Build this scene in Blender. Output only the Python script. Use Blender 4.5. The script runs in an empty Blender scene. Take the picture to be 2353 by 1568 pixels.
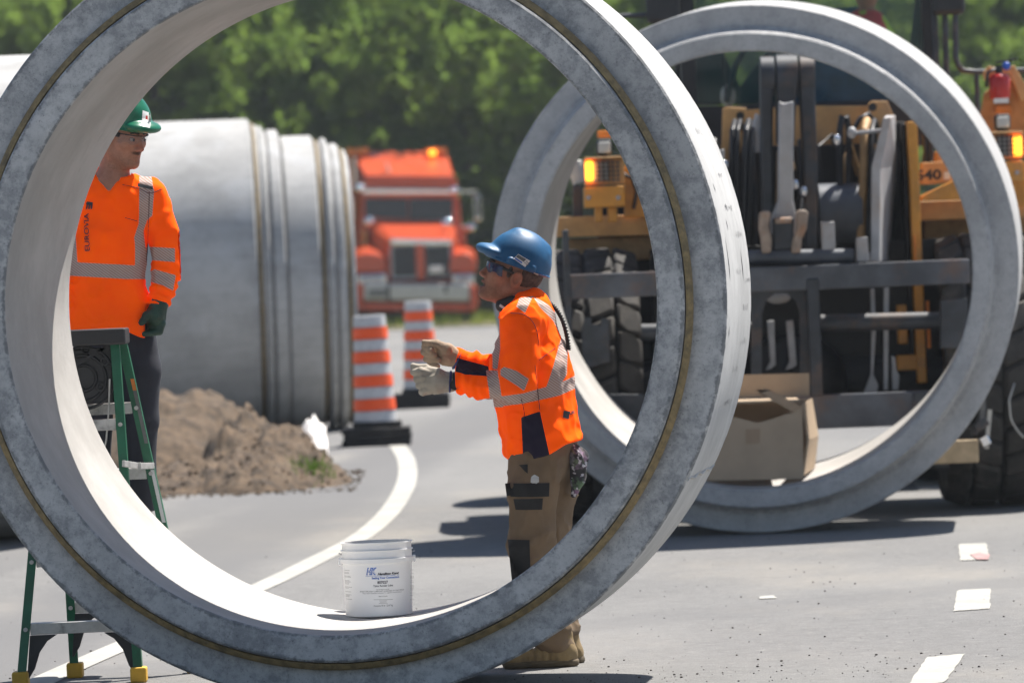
import bpy, bmesh, math, random
import numpy as np
from mathutils import Vector, Matrix, noise
from mathutils.bvhtree import BVHTree

random.seed(7)
rng = np.random.default_rng(7)
scn = bpy.context.scene
col = scn.collection

# ------------------------------------------------------------------ camera, sky, sun, exposure
LENS, CAM_H, PITCH, ROLL = 200.0, 1.71, math.radians(0.991), 0.040
FPX = 2352 * LENS / 36.0                       # focal length in picture units (2352 wide)
fwd = Vector((0, math.cos(PITCH), -math.sin(PITCH)))
r0 = Vector((1, 0, 0)); u0 = Vector((0, math.sin(PITCH), math.cos(PITCH)))
cright = r0 * math.cos(ROLL) - u0 * math.sin(ROLL)
cup = r0 * math.sin(ROLL) + u0 * math.cos(ROLL)
CAM = Vector((0, 0, CAM_H))
cd = bpy.data.cameras.new('camera'); cam = bpy.data.objects.new('camera', cd); col.objects.link(cam)
cd.lens = LENS; cd.sensor_width = 36; cd.clip_start = 0.5; cd.clip_end = 2000
cam.matrix_world = Matrix(((cright.x, cup.x, -fwd.x, 0), (cright.y, cup.y, -fwd.y, 0), (cright.z, cup.z, -fwd.z, CAM_H), (0, 0, 0, 1)))
cd.dof.use_dof = True; cd.dof.focus_distance = 22.4; cd.dof.aperture_fstop = 4.8
scn.camera = cam

SUN = Vector((0.37, 0.38, 1.0)).normalized()   # direction towards the sun
w = bpy.data.worlds.new('World'); scn.world = w; w.use_nodes = True
nt = w.node_tree; nt.nodes.clear()
sky = nt.nodes.new('ShaderNodeTexSky'); sky.sky_type = 'NISHITA'; sky.sun_disc = False
sky.sun_elevation = math.asin(SUN.z); sky.sun_rotation = math.atan2(SUN.x, SUN.y)
sky.dust_density = 0.6; sky.ozone_density = 1.6
bg = nt.nodes.new('ShaderNodeBackground'); bg.inputs[1].default_value = 0.062
out = nt.nodes.new('ShaderNodeOutputWorld')
nt.links.new(sky.outputs[0], bg.inputs[0]); nt.links.new(bg.outputs[0], out.inputs[0])
sd = bpy.data.lights.new('sun', 'SUN'); sun = bpy.data.objects.new('sun', sd); col.objects.link(sun)
sd.energy = 5.0; sd.angle = math.radians(0.53); sd.color = (1.0, 0.95, 0.88)
sun.rotation_euler = SUN.to_track_quat('Z', 'Y').to_euler()
scn.view_settings.view_transform = 'Standard'; scn.view_settings.look = 'None'
scn.view_settings.exposure = 1.0; scn.view_settings.gamma = 1.0; scn.view_settings.use_curve_mapping = False
scn.cycles.max_bounces = 6; scn.cycles.transparent_max_bounces = 8
scn.cycles.use_denoising = True

# ------------------------------------------------------------------ measuring helpers
def ray(px, py): return fwd + cright * ((px - 1176) / FPX) + cup * ((784 - py) / FPX)
def P(px, py, Y):
    d = ray(px, py); return CAM + d * (Y / d.y)
def G(px, py, z=0.0):
    d = ray(px, py); return CAM + d * ((z - CAM_H) / d.z)

# ------------------------------------------------------------------ mesh builder
class MB:
    def __init__(s): s.v = []; s.f = []; s.m = []
    def add(s, vs, fs, mi=0):
        o = len(s.v); s.v += [tuple(v) for v in vs]; s.f += [tuple(i + o for i in f) for f in fs]; s.m += [mi] * len(fs); return s
    def box(s, x0, x1, y0, y1, z0, z1, mi=0):
        vs = [(x, y, z) for z in (z0, z1) for y in (y0, y1) for x in (x0, x1)]
        return s.add(vs, [(0, 2, 3, 1), (4, 5, 7, 6), (0, 1, 5, 4), (2, 6, 7, 3), (0, 4, 6, 2), (1, 3, 7, 5)], mi)
    def pbox(s, px0, py0, px1, py1, Y0, Y1, mi=0):      # box whose front face is measured in the picture at depth Y0
        c = P((px0 + px1) / 2, (py0 + py1) / 2, Y0); k = Y0 / FPX
        hx = abs(px1 - px0) * k / 2; hz = abs(py1 - py0) * k / 2
        return s.box(c.x - hx, c.x + hx, Y0, Y1, c.z - hz, c.z + hz, mi)
    def bar(s, a, b, wd, ht, up=(0, 0, 1), mi=0):
        a = Vector(a); b = Vector(b); d = (b - a).normalized(); u = Vector(up)
        sx = d.cross(u)
        if sx.length < 1e-4: sx = d.cross(Vector((0, 1, 0)))
        sx.normalize(); uz = sx.cross(d)
        vs = [p + sx * i * wd / 2 + uz * j * ht / 2 for p in (a, b) for i, j in ((-1, -1), (1, -1), (1, 1), (-1, 1))]
        return s.add(vs, [(3, 2, 1, 0), (4, 5, 6, 7), (0, 1, 5, 4), (1, 2, 6, 5), (2, 3, 7, 6), (3, 0, 4, 7)], mi)
    def tube(s, pts, r, n=10, mi=0, cap=True):
        pts = [Vector(p) for p in pts]; rs = r if isinstance(r, (list, tuple)) else [r] * len(pts)
        rings = []; ref = None
        for i, p in enumerate(pts):
            d = (pts[min(i + 1, len(pts) - 1)] - pts[max(i - 1, 0)]).normalized()
            if ref is None: ref = d.orthogonal().normalized()
            ref = (ref - d * ref.dot(d)).normalized(); q = d.cross(ref)
            rings.append([p + (ref * math.cos(2 * math.pi * k / n) + q * math.sin(2 * math.pi * k / n)) * rs[i] for k in range(n)])
        vs = [v for r_ in rings for v in r_]; fs = []
        for i in range(len(pts) - 1):
            for k in range(n):
                fs.append((i * n + k, i * n + (k + 1) % n, (i + 1) * n + (k + 1) % n, (i + 1) * n + k))
        if cap: fs += [tuple(range(n - 1, -1, -1)), tuple(range((len(pts) - 1) * n, len(pts) * n))]
        return s.add(vs, fs, mi)
    def prism(s, poly, y0, y1, mi=0):                   # poly of (x, z), extruded in y
        n = len(poly); area = sum(poly[i][0] * poly[(i + 1) % n][1] - poly[(i + 1) % n][0] * poly[i][1] for i in range(n))
        if area < 0: poly = poly[::-1]
        vs = [(x, y0, z) for x, z in poly] + [(x, y1, z) for x, z in poly]
        fs = [tuple(range(n)), tuple(range(2 * n - 1, n - 1, -1))] + [((i + 1) % n, i, i + n, (i + 1) % n + n) for i in range(n)]
        return s.add(vs, fs, mi)
    def pprism(s, pts, Y0, Y1, mi=0):
        q = [P(a, b, Y0) for a, b in pts]; return s.prism([(p.x, p.z) for p in q], Y0, Y1, mi)
    def lathe(s, prof, o, axis, n=48, closed=False, mi=0, upv=(0, 0, 1)):
        o = Vector(o); a = Vector(axis).normalized(); u = Vector(upv); u = (u - a * u.dot(a))
        if u.length < 1e-4: u = a.orthogonal()
        u.normalize(); q = a.cross(u); m = len(prof); vs = []
        for k in range(n):
            t = 2 * math.pi * k / n; d = u * math.cos(t) + q * math.sin(t)
            vs += [o + d * r + a * z for r, z in prof]
        fs = []
        for k in range(n):
            k2 = (k + 1) % n
            for j in range(m if closed else m - 1):
                j2 = (j + 1) % m
                fs.append((k * m + j, k2 * m + j, k2 * m + j2, k * m + j2))
        return s.add(vs, fs, mi)
    def ell(s, c, r, n=16, m=10, mi=0):
        vs = []; fs = []
        for i in range(m + 1):
            t = math.pi * i / m
            for k in range(n):
                f = 2 * math.pi * k / n
                vs.append((c[0] + r[0] * math.sin(t) * math.cos(f), c[1] + r[1] * math.sin(t) * math.sin(f), c[2] + r[2] * math.cos(t)))
        for i in range(m):
            for k in range(n): fs.append((i * n + k, (i + 1) * n + k, (i + 1) * n + (k + 1) % n, i * n + (k + 1) % n))
        return s.add(vs, fs, mi)
    def build(s, name, mats, parent=None, bevel=0, smooth=None, attrs=None, fixn=True):
        org = origin_of(parent)
        me = bpy.data.meshes.new(name); me.from_pydata([tuple(Vector(v) - org) for v in s.v], [], s.f)
        for m in (mats if isinstance(mats, (list, tuple)) else [mats]): me.materials.append(m)
        if any(s.m): me.polygons.foreach_set('material_index', s.m)
        if attrs:
            for k, a in attrs.items(): me.attributes.new(k, 'FLOAT', 'POINT').data.foreach_set('value', np.asarray(a, dtype=np.float32))
        if fixn:
            bm = bmesh.new(); bm.from_mesh(me); bmesh.ops.recalc_face_normals(bm, faces=bm.faces); bm.to_mesh(me); bm.free()
        if smooth is not None:
            me.shade_smooth()
            if smooth < 180: me.set_sharp_from_angle(angle=math.radians(smooth))
        ob = link(name, me, parent)
        if bevel:
            b = ob.modifiers.new('bevel', 'BEVEL'); b.width = bevel; b.segments = 2; b.limit_method = 'ANGLE'; b.angle_limit = math.radians(40)
        return ob

ORG = {}
def origin_of(p):
    return Vector((0, 0, 0)) if p is None else ORG.get(p.name, Vector((0, 0, 0)))
def link(name, me, parent=None):
    ob = bpy.data.objects.new(name, me); col.objects.link(ob)
    if parent is not None: ob.parent = parent; ORG[ob.name] = origin_of(parent)
    return ob
def tag(o, label=None, cat=None, group=None, kind=None):
    if label: o['label'] = label
    if cat: o['category'] = cat
    if group: o['group'] = group
    if kind: o['kind'] = kind
    return o
def thing(name, label, cat, loc, group=None):
    o = bpy.data.objects.new(name, None); col.objects.link(o); o.location = loc; o.empty_display_size = 0.2
    ORG[o.name] = Vector(loc); return tag(o, label, cat, group)
def kids(o): return [c for c in bpy.data.objects if c.parent == o]
def copy_tree(o, parent=None):
    c = o.copy(); col.objects.link(c); c.parent = parent
    for ch in kids(o): copy_tree(ch, c)
    return c

# ------------------------------------------------------------------ materials
def srgb(r, g, b):
    f = lambda c: (c / 255 / 12.92) if c / 255 <= 0.04045 else ((c / 255 + 0.055) / 1.055) ** 2.4
    return (f(r), f(g), f(b))
class NT:
    def __init__(s, name):
        s.mat = bpy.data.materials.new(name); s.mat.use_nodes = True; s.t = s.mat.node_tree; s.t.nodes.clear()
        s.o = s.n('ShaderNodeOutputMaterial'); s.b = s.n('ShaderNodeBsdfPrincipled'); s.l(s.b.outputs[0], s.o.inputs[0])
        s.co = s.n('ShaderNodeTexCoord')
    def n(s, t, **kw):
        x = s.t.nodes.new(t)
        for k, v in kw.items(): setattr(x, k, v)
        return x
    def l(s, a, b): s.t.links.new(a, b)
    def put(s, sock, v):
        if hasattr(v, 'is_output'): s.l(v, sock)
        elif isinstance(v, tuple) and len(v) == 3 and sock.type == 'RGBA': sock.default_value = (*v, 1)
        else: sock.default_value = v
    def noise(s, scale, detail=4, rough=0.6, vec=None, stretch=None):
        v = vec if vec is not None else s.co.outputs['Object']
        if stretch:
            m = s.n('ShaderNodeMapping'); s.l(v, m.inputs[0]); m.inputs['Scale'].default_value = stretch; v = m.outputs[0]
        x = s.n('ShaderNodeTexNoise'); s.l(v, x.inputs['Vector']); x.inputs['Scale'].default_value = scale
        x.inputs['Detail'].default_value = detail; x.inputs['Roughness'].default_value = rough
        return x.outputs[0]
    def ramp(s, fac, a, b, c0=0.0, c1=1.0):
        x = s.n('ShaderNodeMapRange'); x.interpolation_type = 'SMOOTHSTEP' if a != b else 'LINEAR'
        s.l(fac, x.inputs[0]); x.inputs[1].default_value = a; x.inputs[2].default_value = b; x.inputs[3].default_value = c0; x.inputs[4].default_value = c1
        return x.outputs[0]
    def mix(s, f, a, b, mode='MIX'):
        x = s.n('ShaderNodeMix', data_type='RGBA', blend_type=mode); s.put(x.inputs[0], f); s.put(x.inputs[6], a); s.put(x.inputs[7], b); return x.outputs[2]
    def math(s, op, a, b=0.0):
        x = s.n('ShaderNodeMath', operation=op); s.put(x.inputs[0], a); s.put(x.inputs[1], b); return x.outputs[0]
    def attr(s, name): 
        x = s.n('ShaderNodeAttribute'); x.attribute_name = name; return x.outputs['Fac']
    def bump(s, h, strength=0.3, dist=0.01):
        x = s.n('ShaderNodeBump'); s.l(h, x.inputs['Height']); x.inputs['Strength'].default_value = strength; x.inputs['Distance'].default_value = dist
        s.l(x.outputs[0], s.b.inputs['Normal'])
    def set(s, **kw):
        for k, v in kw.items(): s.put(s.b.inputs[k.replace('_', ' ')], v)
        return s.mat
def simple(name, c, rough=0.6, metal=0.0, var=0.25, scale=8.0, bump=0.0, dirt=None, dirt_amt=0.5, spec=0.5):
    m = NT(name); n1 = m.noise(scale, 5); dark = tuple(x * (1 - var) for x in c); lite = tuple(min(1, x * (1 + var)) for x in c)
    cc = m.mix(m.ramp(n1, 0.3, 0.7), dark, lite)
    if dirt: cc = m.mix(m.math('MULTIPLY', m.ramp(m.noise(scale * 0.45, 8, 0.7), 0.5, 0.68), dirt_amt), cc, dirt)
    if bump: m.bump(m.noise(scale * 6, 4), bump, 0.004)
    m.b.inputs['Specular IOR Level'].default_value = spec
    return m.set(Base_Color=cc, Roughness=rough, Metallic=metal)
M = {}
M['yellow'] = simple('loader yellow paint', (0.62, 0.27, 0.035), 0.45, var=0.12, dirt=(0.25, 0.16, 0.08), dirt_amt=0.5)
M['tan'] = simple('dusty yellow fender paint', (0.60, 0.33, 0.12), 0.6, var=0.12, dirt=(0.36, 0.25, 0.15), dirt_amt=0.5)
M['black'] = simple('black plastic', (0.018, 0.018, 0.02), 0.5, var=0.2)
M['shade_black'] = simple('shade darkened black', (0.008, 0.008, 0.009), 0.6, var=0.3)  # black darkened further to carry the shade inside the loader
M['darksteel'] = simple('dark steel', (0.036, 0.042, 0.052), 0.5, metal=0.0, var=0.3, dirt=(0.16, 0.09, 0.05), dirt_amt=0.45)
M['beam'] = simple('worn grey steel beam', (0.085, 0.095, 0.115), 0.42, var=0.3, scale=5, dirt=(0.20, 0.10, 0.05), dirt_amt=0.5)
M['greysteel'] = simple('grey painted steel', (0.40, 0.40, 0.41), 0.5, var=0.12, dirt=(0.36, 0.22, 0.13), dirt_amt=0.35)
M['rusty'] = simple('rusty steel', (0.34, 0.27, 0.22), 0.65, var=0.25, scale=14, dirt=(0.40, 0.17, 0.06), dirt_amt=0.7)
M['chrome'] = simple('chrome', (0.75, 0.76, 0.78), 0.09, metal=1.0, var=0.04)
M['alu'] = simple('dull aluminium', (0.50, 0.49, 0.47), 0.45, metal=0.35, var=0.12, scale=25, dirt=(0.16, 0.15, 0.14), dirt_amt=0.6)
M['rubber'] = simple('tyre rubber', (0.014, 0.013, 0.013), 0.85, var=0.25, dirt=(0.06, 0.05, 0.042), dirt_amt=0.5)
M['lug'] = simple('dusty tyre lug rubber', (0.040, 0.037, 0.034), 0.85, var=0.3, scale=6, dirt=(0.12, 0.105, 0.09), dirt_amt=0.7)
M['hose'] = simple('hydraulic hose', (0.02, 0.022, 0.027), 0.45, var=0.2)
M['truck'] = simple('orange red truck paint', (0.54, 0.075, 0.022), 0.25, var=0.06)
M['blueglass'] = simple('dark windscreen', (0.008, 0.016, 0.032), 0.12, var=0.2)
M['blueseat'] = simple('blue cab interior', (0.012, 0.06, 0.16), 0.6, var=0.25)
M['cloth_tan'] = simple('tan canvas', (0.50, 0.22, 0.07), 0.85, var=0.2)
M['red'] = simple('red extinguisher paint', (0.45, 0.02, 0.015), 0.3, var=0.1)
M['bluecap'] = simple('blue plastic', (0.02, 0.10, 0.5), 0.4)
M['wood'] = simple('sawn timber', (0.50, 0.38, 0.24), 0.8, var=0.2, scale=12)
M['white'] = simple('white plastic sheet', (0.78, 0.74, 0.70), 0.6, var=0.08)
m = NT('worn road paint'); pw_ = m.math('ADD', m.math('MULTIPLY', m.noise(9, 6, .75), .55), m.math('MULTIPLY', m.noise(40, 5, .85), .45)); M['paint'] = m.set(Base_Color=m.mix(m.math('MULTIPLY', m.ramp(pw_, .48, .62), .6), m.mix(m.ramp(m.noise(2, 4), .3, .7), (0.33, 0.32, 0.29), (0.41, 0.40, 0.36)), (0.235, 0.228, 0.215)), Roughness=.85)
M['green'] = simple('green fibreglass', (0.006, 0.115, 0.055), 0.4, var=0.2, dirt=(0.02, 0.05, 0.03), dirt_amt=0.5)
M['yfoot'] = simple('yellow rubber foot', (0.62, 0.36, 0.03), 0.6, var=0.15)
M['sticker'] = simple('white sticker', (0.7, 0.7, 0.68), 0.4, var=0.06)
M['greyprint'] = simple('grey print', (0.14, 0.14, 0.14), 0.5)
M['orangeprint'] = simple('orange print', (0.7, 0.2, 0.02), 0.5)
M['ink'] = simple('black ink', (0.02, 0.02, 0.03), 0.6)
M['blueink'] = simple('blue ink', (0.03, 0.13, 0.5), 0.5)
M['lightgrey'] = simple('pale grey plastic', (0.55, 0.53, 0.48), 0.35, var=0.08)
M['barrel_o'] = simple('orange reflective band', (1.0, 0.095, 0.004), 0.45, var=0.06)
M['barrel_w'] = simple('silver reflective band', (0.52, 0.52, 0.53), 0.4, var=0.1, scale=20)
M['pail'] = simple('white pail plastic', (0.86, 0.86, 0.86), 0.38, var=0.025, scale=6)
M['card'] = simple('cardboard', (0.40, 0.30, 0.205), 0.85, var=0.07, scale=5)
M['cardin'] = simple('cardboard inside', (0.36, 0.25, 0.16), 0.85, var=0.08)
M['tanhose'] = simple('tan sleeve hose', (0.42, 0.26, 0.12), 0.6)
def emit(name, c, st):
    m = NT(name); return m.set(Base_Color=c, Emission_Color=c, Emission_Strength=st, Roughness=0.3)
M['amber'] = emit('lit amber lamp', (1.0, 0.30, 0.02), 2.2)
M['amberoff'] = simple('amber lens', (0.65, 0.20, 0.02), 0.3)
def glass_mat(name, c, alpha):
    m = NT(name); m.l(m.b.outputs[0], m.o.inputs[0])
    m.b.inputs['Alpha'].default_value = alpha
    return m.set(Base_Color=c, Roughness=0.06, Specular_IOR_Level=0.6)
M['cabglass'] = glass_mat('teal tinted cab glass', (0.012, 0.085, 0.085), 0.24)
M['lens'] = glass_mat('clear lens', (0.25, 0.25, 0.28), 0.16)
M['darklens'] = glass_mat('smoky blue lens', (0.02, 0.03, 0.09), 0.8)

def concrete(name, base, dirt=0.6, edge=True, marks=0.0, bump=0.35):
    m = NT(name); big = m.noise(1.3, 5, 0.6); mid = m.noise(9, 6, 0.65); fine = m.noise(70, 4, 0.7)
    c = m.mix(m.ramp(big, 0.35, 0.65), tuple(x * 0.86 for x in base), tuple(x * 1.1 for x in base))
    c = m.mix(m.math('MULTIPLY', m.ramp(mid, 0.42, 0.72), 0.35), c, tuple(x * 0.62 for x in base))
    c = m.mix(m.math('MULTIPLY', m.ramp(fine, 0.55, 0.75), 0.25), c, tuple(x * 0.5 for x in base))
    if edge:
        e = m.attr('edge'); en = m.math('ADD', e, m.math('MULTIPLY', m.math('SUBTRACT', m.noise(22, 7, 0.75), 0.5), 2.2))
        c = m.mix(m.math('MULTIPLY', m.ramp(en, 0.74, 1.12), 0.65 * dirt), c, (0.06, 0.065, 0.072))
        f = m.attr('face'); fb = m.math('ADD', m.math('MULTIPLY', m.noise(3.2, 7, 0.75), .5), m.math('MULTIPLY', m.noise(19, 6, 0.8), .5))
        c = m.mix(m.math('MULTIPLY', m.math('MULTIPLY', m.ramp(fb, 0.43, 0.60), f), 0.62 * dirt), c, (0.145, 0.152, 0.163))
        sp = m.ramp(m.noise(75, 5, 0.9), 0.55, 0.66)
        c = m.mix(m.math('MULTIPLY', m.math('MULTIPLY', sp, f), 0.6), c, (0.07, 0.07, 0.075))
    if not marks:
        u = m.n('ShaderNodeCombineXYZ'); m.l(m.attr('ang'), u.inputs[0]); m.l(m.attr('axi'), u.inputs[1]); st_ = m.noise(1, 6, .65, vec=u.outputs[0], stretch=(14, 1.1, 1)); bl_ = m.noise(1, 5, .6, vec=u.outputs[0], stretch=(2.2, 1.6, 1))
        c = m.mix(m.math('MULTIPLY', m.ramp(st_, .45, .7), .35), c, tuple(x * .6 for x in base)); c = m.mix(m.math('MULTIPLY', m.ramp(bl_, .52, .66), .4), c, (.5, .51, .52))
    if marks:
        u = m.n('ShaderNodeCombineXYZ'); m.l(m.attr('ang'), u.inputs[0]); m.l(m.attr('axi'), u.inputs[1])
        s1 = m.noise(1, 4, 0.7, vec=u.outputs[0], stretch=(9, 45, 1)); s2 = m.noise(1, 3, 0.7, vec=u.outputs[0], stretch=(2.2, 16, 1))
        k = m.math('MULTIPLY', m.ramp(s1, 0.66, 0.71), m.ramp(s2, 0.50, 0.60))
        c = m.mix(m.math('MULTIPLY', k, marks), c, (0.06, 0.055, 0.05))
        s3 = m.noise(1, 5, 0.6, vec=u.outputs[0], stretch=(1.6, 5, 1))
        c = m.mix(m.math('MULTIPLY', m.ramp(s3, 0.5, 0.72), 0.25), c, tuple(x * 0.72 for x in base))
    inn = m.ramp(m.attr('axi'), 2.98, 2.99); sm = m.mix(m.ramp(m.noise(2.2, 6, .65), .35, .7), (0.36, 0.345, 0.325), (0.455, 0.44, 0.42)); sm = m.mix(m.math('MULTIPLY', m.ramp(m.noise(7, 7, .75), .5, .7), .35), sm, (0.30, 0.29, 0.275)); sm = m.mix(m.math('MULTIPLY', m.ramp(m.noise(55, 3, .8), .68, .74), .5), sm, (0.2, 0.19, 0.18))
    if edge: c = m.mix(inn, c, sm)
    m.bump(m.math('ADD', m.math('MULTIPLY', mid, 0.6), fine), bump, 0.003)
    return m.set(Base_Color=c, Roughness=0.85, Specular_IOR_Level=0.25)
M['conc_near'] = concrete('weathered concrete', (0.48, 0.475, 0.465), 1.0, marks=0.85)
M['conc_far'] = concrete('clean concrete', (0.43, 0.425, 0.42), 0.35, marks=0.3)
M['conc_row'] = concrete('pale concrete', (0.41, 0.405, 0.395), 0.3, marks=0.0)
M['gasket'] = simple('olive rubber gasket', (0.22, 0.155, 0.065), 0.5, var=0.3, scale=30, dirt=(0.06, 0.05, 0.03), dirt_amt=0.6)

M['paintred'] = simple('faded red marking paint', (0.36, 0.22, 0.21), 0.9)
# asphalt: dusty grey with aggregate, tan dust, darker wheel paths
m = NT('dusty asphalt')
agg = m.noise(160, 3, 0.8); agg2 = m.noise(45, 4, 0.75); patch = m.noise(0.45, 5, 0.6, stretch=(1, 0.35, 1)); dust = m.noise(0.5, 6, 0.65, stretch=(1, 0.4, 1))
c = m.mix(m.ramp(agg, 0.34, 0.68), (0.095, 0.094, 0.093), (0.28, 0.276, 0.27))
c = m.mix(m.math('MULTIPLY', m.ramp(m.noise(6, 6, .8), .44, .62), .42), c, (0.125, 0.123, 0.12)); c = m.mix(m.math('MULTIPLY', m.ramp(m.noise(9.5, 6, .85, stretch=(1, .8, 1)), .54, .66), .38), c, (0.34, 0.325, 0.30)); mid_ = m.noise(17, 5, 0.8); c = m.mix(m.math('MULTIPLY', m.ramp(mid_, .38, .66), .5), c, (0.115, 0.114, 0.113)); c = m.mix(m.math('MULTIPLY', m.ramp(m.noise(36, 4, .85), .52, .72), .4), c, (0.33, 0.322, 0.31))
c = m.mix(m.math('MULTIPLY', m.ramp(patch, 0.38, 0.62), 0.45), c, (0.235, 0.230, 0.221))
c = m.mix(m.math('MULTIPLY', m.ramp(dust, 0.48, 0.78), 0.55), c, (0.295, 0.268, 0.228))
c = m.mix(m.math('MULTIPLY', m.ramp(m.noise(26, 4, 0.8), 0.66, 0.74), 0.6), c, (0.045, 0.042, 0.04))
c = m.mix(m.math('MULTIPLY', m.ramp(agg2, 0.68, 0.76), 0.55), c, (0.34, 0.32, 0.29))
for (q1, q2, wd, am) in (((760, 1130), (400, 1310), .42, .75), ((620, 1120), (330, 1200), .28, .55), ((2700, 1300), (1500, 1420), .3, .35)):
    A_, B_ = G(*q1), G(*q2); dv = (B_ - A_).normalized(); nx_, ny_ = -dv.y, dv.x; sp_ = m.n('ShaderNodeSeparateXYZ'); m.l(m.co.outputs['Object'], sp_.inputs[0])
    dd = m.math('ADD', m.math('ADD', m.math('MULTIPLY', sp_.outputs[0], nx_), m.math('MULTIPLY', sp_.outputs[1], ny_)), -(A_.x * nx_ + A_.y * ny_)); dd = m.math('ABSOLUTE', m.math('ADD', dd, m.math('MULTIPLY', m.math('SUBTRACT', m.noise(1.2, 4), .5), .35)))
    c = m.mix(m.math('MULTIPLY', m.ramp(dd, wd * .6, wd * 1.5, 1.0, 0.0), am), c, (0.14, 0.139, 0.14))
m.bump(m.math('ADD', agg, agg2), 0.5, 0.006)
M['asphalt'] = m.set(Base_Color=c, Roughness=0.9, Specular_IOR_Level=0.2)
M['verge'] = simple('dry verge', (0.16, 0.135, 0.06), 0.95, var=0.4, scale=1.2, dirt=(0.06, 0.09, 0.02), dirt_amt=0.8)
M['forestfloor'] = simple('forest floor', (0.018, 0.028, 0.010), 1.0, var=0.4, scale=0.6)
M['soil'] = simple('brown soil', (0.078, 0.052, 0.031), 0.95, var=0.6, scale=9, bump=0.9, dirt=(0.135, 0.097, 0.062), dirt_amt=0.6)
M['bark'] = simple('bark', (0.08, 0.065, 0.05), 0.9, var=0.3, scale=6)
def leafmat(name, a, b):
    m = NT(name); r = m.attr('rnd'); oi = m.n('ShaderNodeObjectInfo')
    c = m.mix(m.ramp(r, 0.0, 1.0), a, b); c = m.mix(m.math('MULTIPLY', oi.outputs['Random'], 0.4), c, (0.17, 0.21, 0.06))
    d = m.n('ShaderNodeBsdfDiffuse'); t = m.n('ShaderNodeBsdfTranslucent'); ad = m.n('ShaderNodeMixShader'); ad.inputs[0].default_value = 0.5
    m.l(c, d.inputs[0]); m.l(m.mix(1.0, c, (1.25, 1.4, 0.8), 'MULTIPLY'), t.inputs[0])
    m.l(d.outputs[0], ad.inputs[1]); m.l(t.outputs[0], ad.inputs[2]); m.l(ad.outputs[0], m.o.inputs[0]); return m.mat
M['leaf'] = leafmat('leaf green', (0.13, 0.20, 0.065), (0.215, 0.28, 0.08))
M['grassleaf'] = leafmat('grass blade', (0.06, 0.10, 0.02), (0.20, 0.19, 0.06))

# ------------------------------------------------------------------ ground
def sheet(name, pts, mat, z=0.0, label=None):
    b = MB(); b.add([(p[0], p[1], z) for p in pts], [tuple(range(len(pts)))]); o = b.build(name, mat, fixn=False)
    me = o.data
    if me.polygons[0].normal.z < 0: me.flip_normals()
    o['kind'] = 'structure'; return o
sheet('road', [(-260, -60), (260, -60), (260, 121.5), (-260, 121.5)], M['asphalt'], 0.0)
b = MB(); nx, ny = 40, 30; vs = []
for j in range(ny + 1):
    for i in range(nx + 1):
        x = -260 + 520 * i / nx; y = 121.5 + (j / ny) ** 1.5 * 180
        vs.append((x, y, -0.02 + max(0, y - 132) * 0.035 + max(0, y - 165) * 0.25))
fs = [(j * (nx + 1) + i, j * (nx + 1) + i + 1, (j + 1) * (nx + 1) + i + 1, (j + 1) * (nx + 1) + i) for j in range(ny) for i in range(nx)]
b.add(vs, fs); o = b.build('hillside', M['forestfloor'], smooth=180, fixn=False); o['kind'] = 'structure'
sheet('grass_verge', [(-200, 117), (200, 120), (200, 134), (-200, 134)], M['verge'], 0.03)

def ribbon(name, mids, widths, mat, z):
    L = []; R = []
    for i, p in enumerate(mids):
        a = mids[max(i - 1, 0)]; c = mids[min(i + 1, len(mids) - 1)]; d = (c - a); d.z = 0; d.normalize(); nrm = Vector((-d.y, d.x, 0))
        L.append(p + nrm * widths[i] / 2); R.append(p - nrm * widths[i] / 2)
    vs = [(p.x, p.y, z) for p in L + R]; n = len(L); fs = [(i, i + n, i + n + 1, i + 1) for i in range(n - 1)]
    b = MB(); b.add(vs, fs); o = b.build(name, mat, fixn=False)
    if o.data.polygons[0].normal.z < 0: o.data.flip_normals()
    o['kind'] = 'structure'; return o
def catmull(pts, k=8):
    o = []
    for i in range(len(pts) - 1):
        p0 = pts[max(i - 1, 0)]; p1 = pts[i]; p2 = pts[i + 1]; p3 = pts[min(i + 2, len(pts) - 1)]
        for j in range(k):
            t = j / k; o.append(0.5 * ((2 * p1) + (p2 - p0) * t + (2 * p0 - 5 * p1 + 4 * p2 - p3) * t * t + (3 * p1 - p0 - 3 * p2 + p3) * t ** 3))
    o.append(pts[-1]); return o
edge_line = [G(*p) for p in ((-40, 1640), (90, 1568), (330, 1462), (600, 1347), (735, 1282), (830, 1232), (895, 1175), (931, 1115), (936, 1070), (922, 1036), (890, 1000), (850, 975))]
ml = catmull(edge_line)
ribbon('edge_line_marking', ml, [0.145] * len(ml), M['paint'], 0.004)
for q in (((2202, 1250), (2266, 1248), (2272, 1284), (2206, 1288)), ((2199, 1356), (2275, 1352), (2274, 1398), (2190, 1404)),
          ((2130, 1510), (2216, 1502), (2170, 1568), (2085, 1576)), ((2097, 1108), (2160, 1104), (2168, 1124), (2112, 1128)), ((1745, 1370), (1775, 1368), (1784, 1374), (1743, 1376))):
    p4 = [G(*p) for p in q]; rr = random.Random(int(q[0][0])); oo = []
    for a_, c_ in zip(p4, p4[1:] + p4[:1]):
        for i in range(14):
            p = a_ + (c_ - a_) * (i / 14); oo.append((p.x + rr.gauss(0, .0022), p.y + rr.gauss(0, .005)))
    sheet('lane_dash_marking', oo, M['paint'], 0.004)

p4 = [G(*p) for p in ((2228, 1276), (2250, 1271), (2274, 1276), (2270, 1287), (2244, 1287))]; sheet('spray_paint_mark', [(p.x, p.y) for p in p4], M['paintred'], 0.008)
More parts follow.
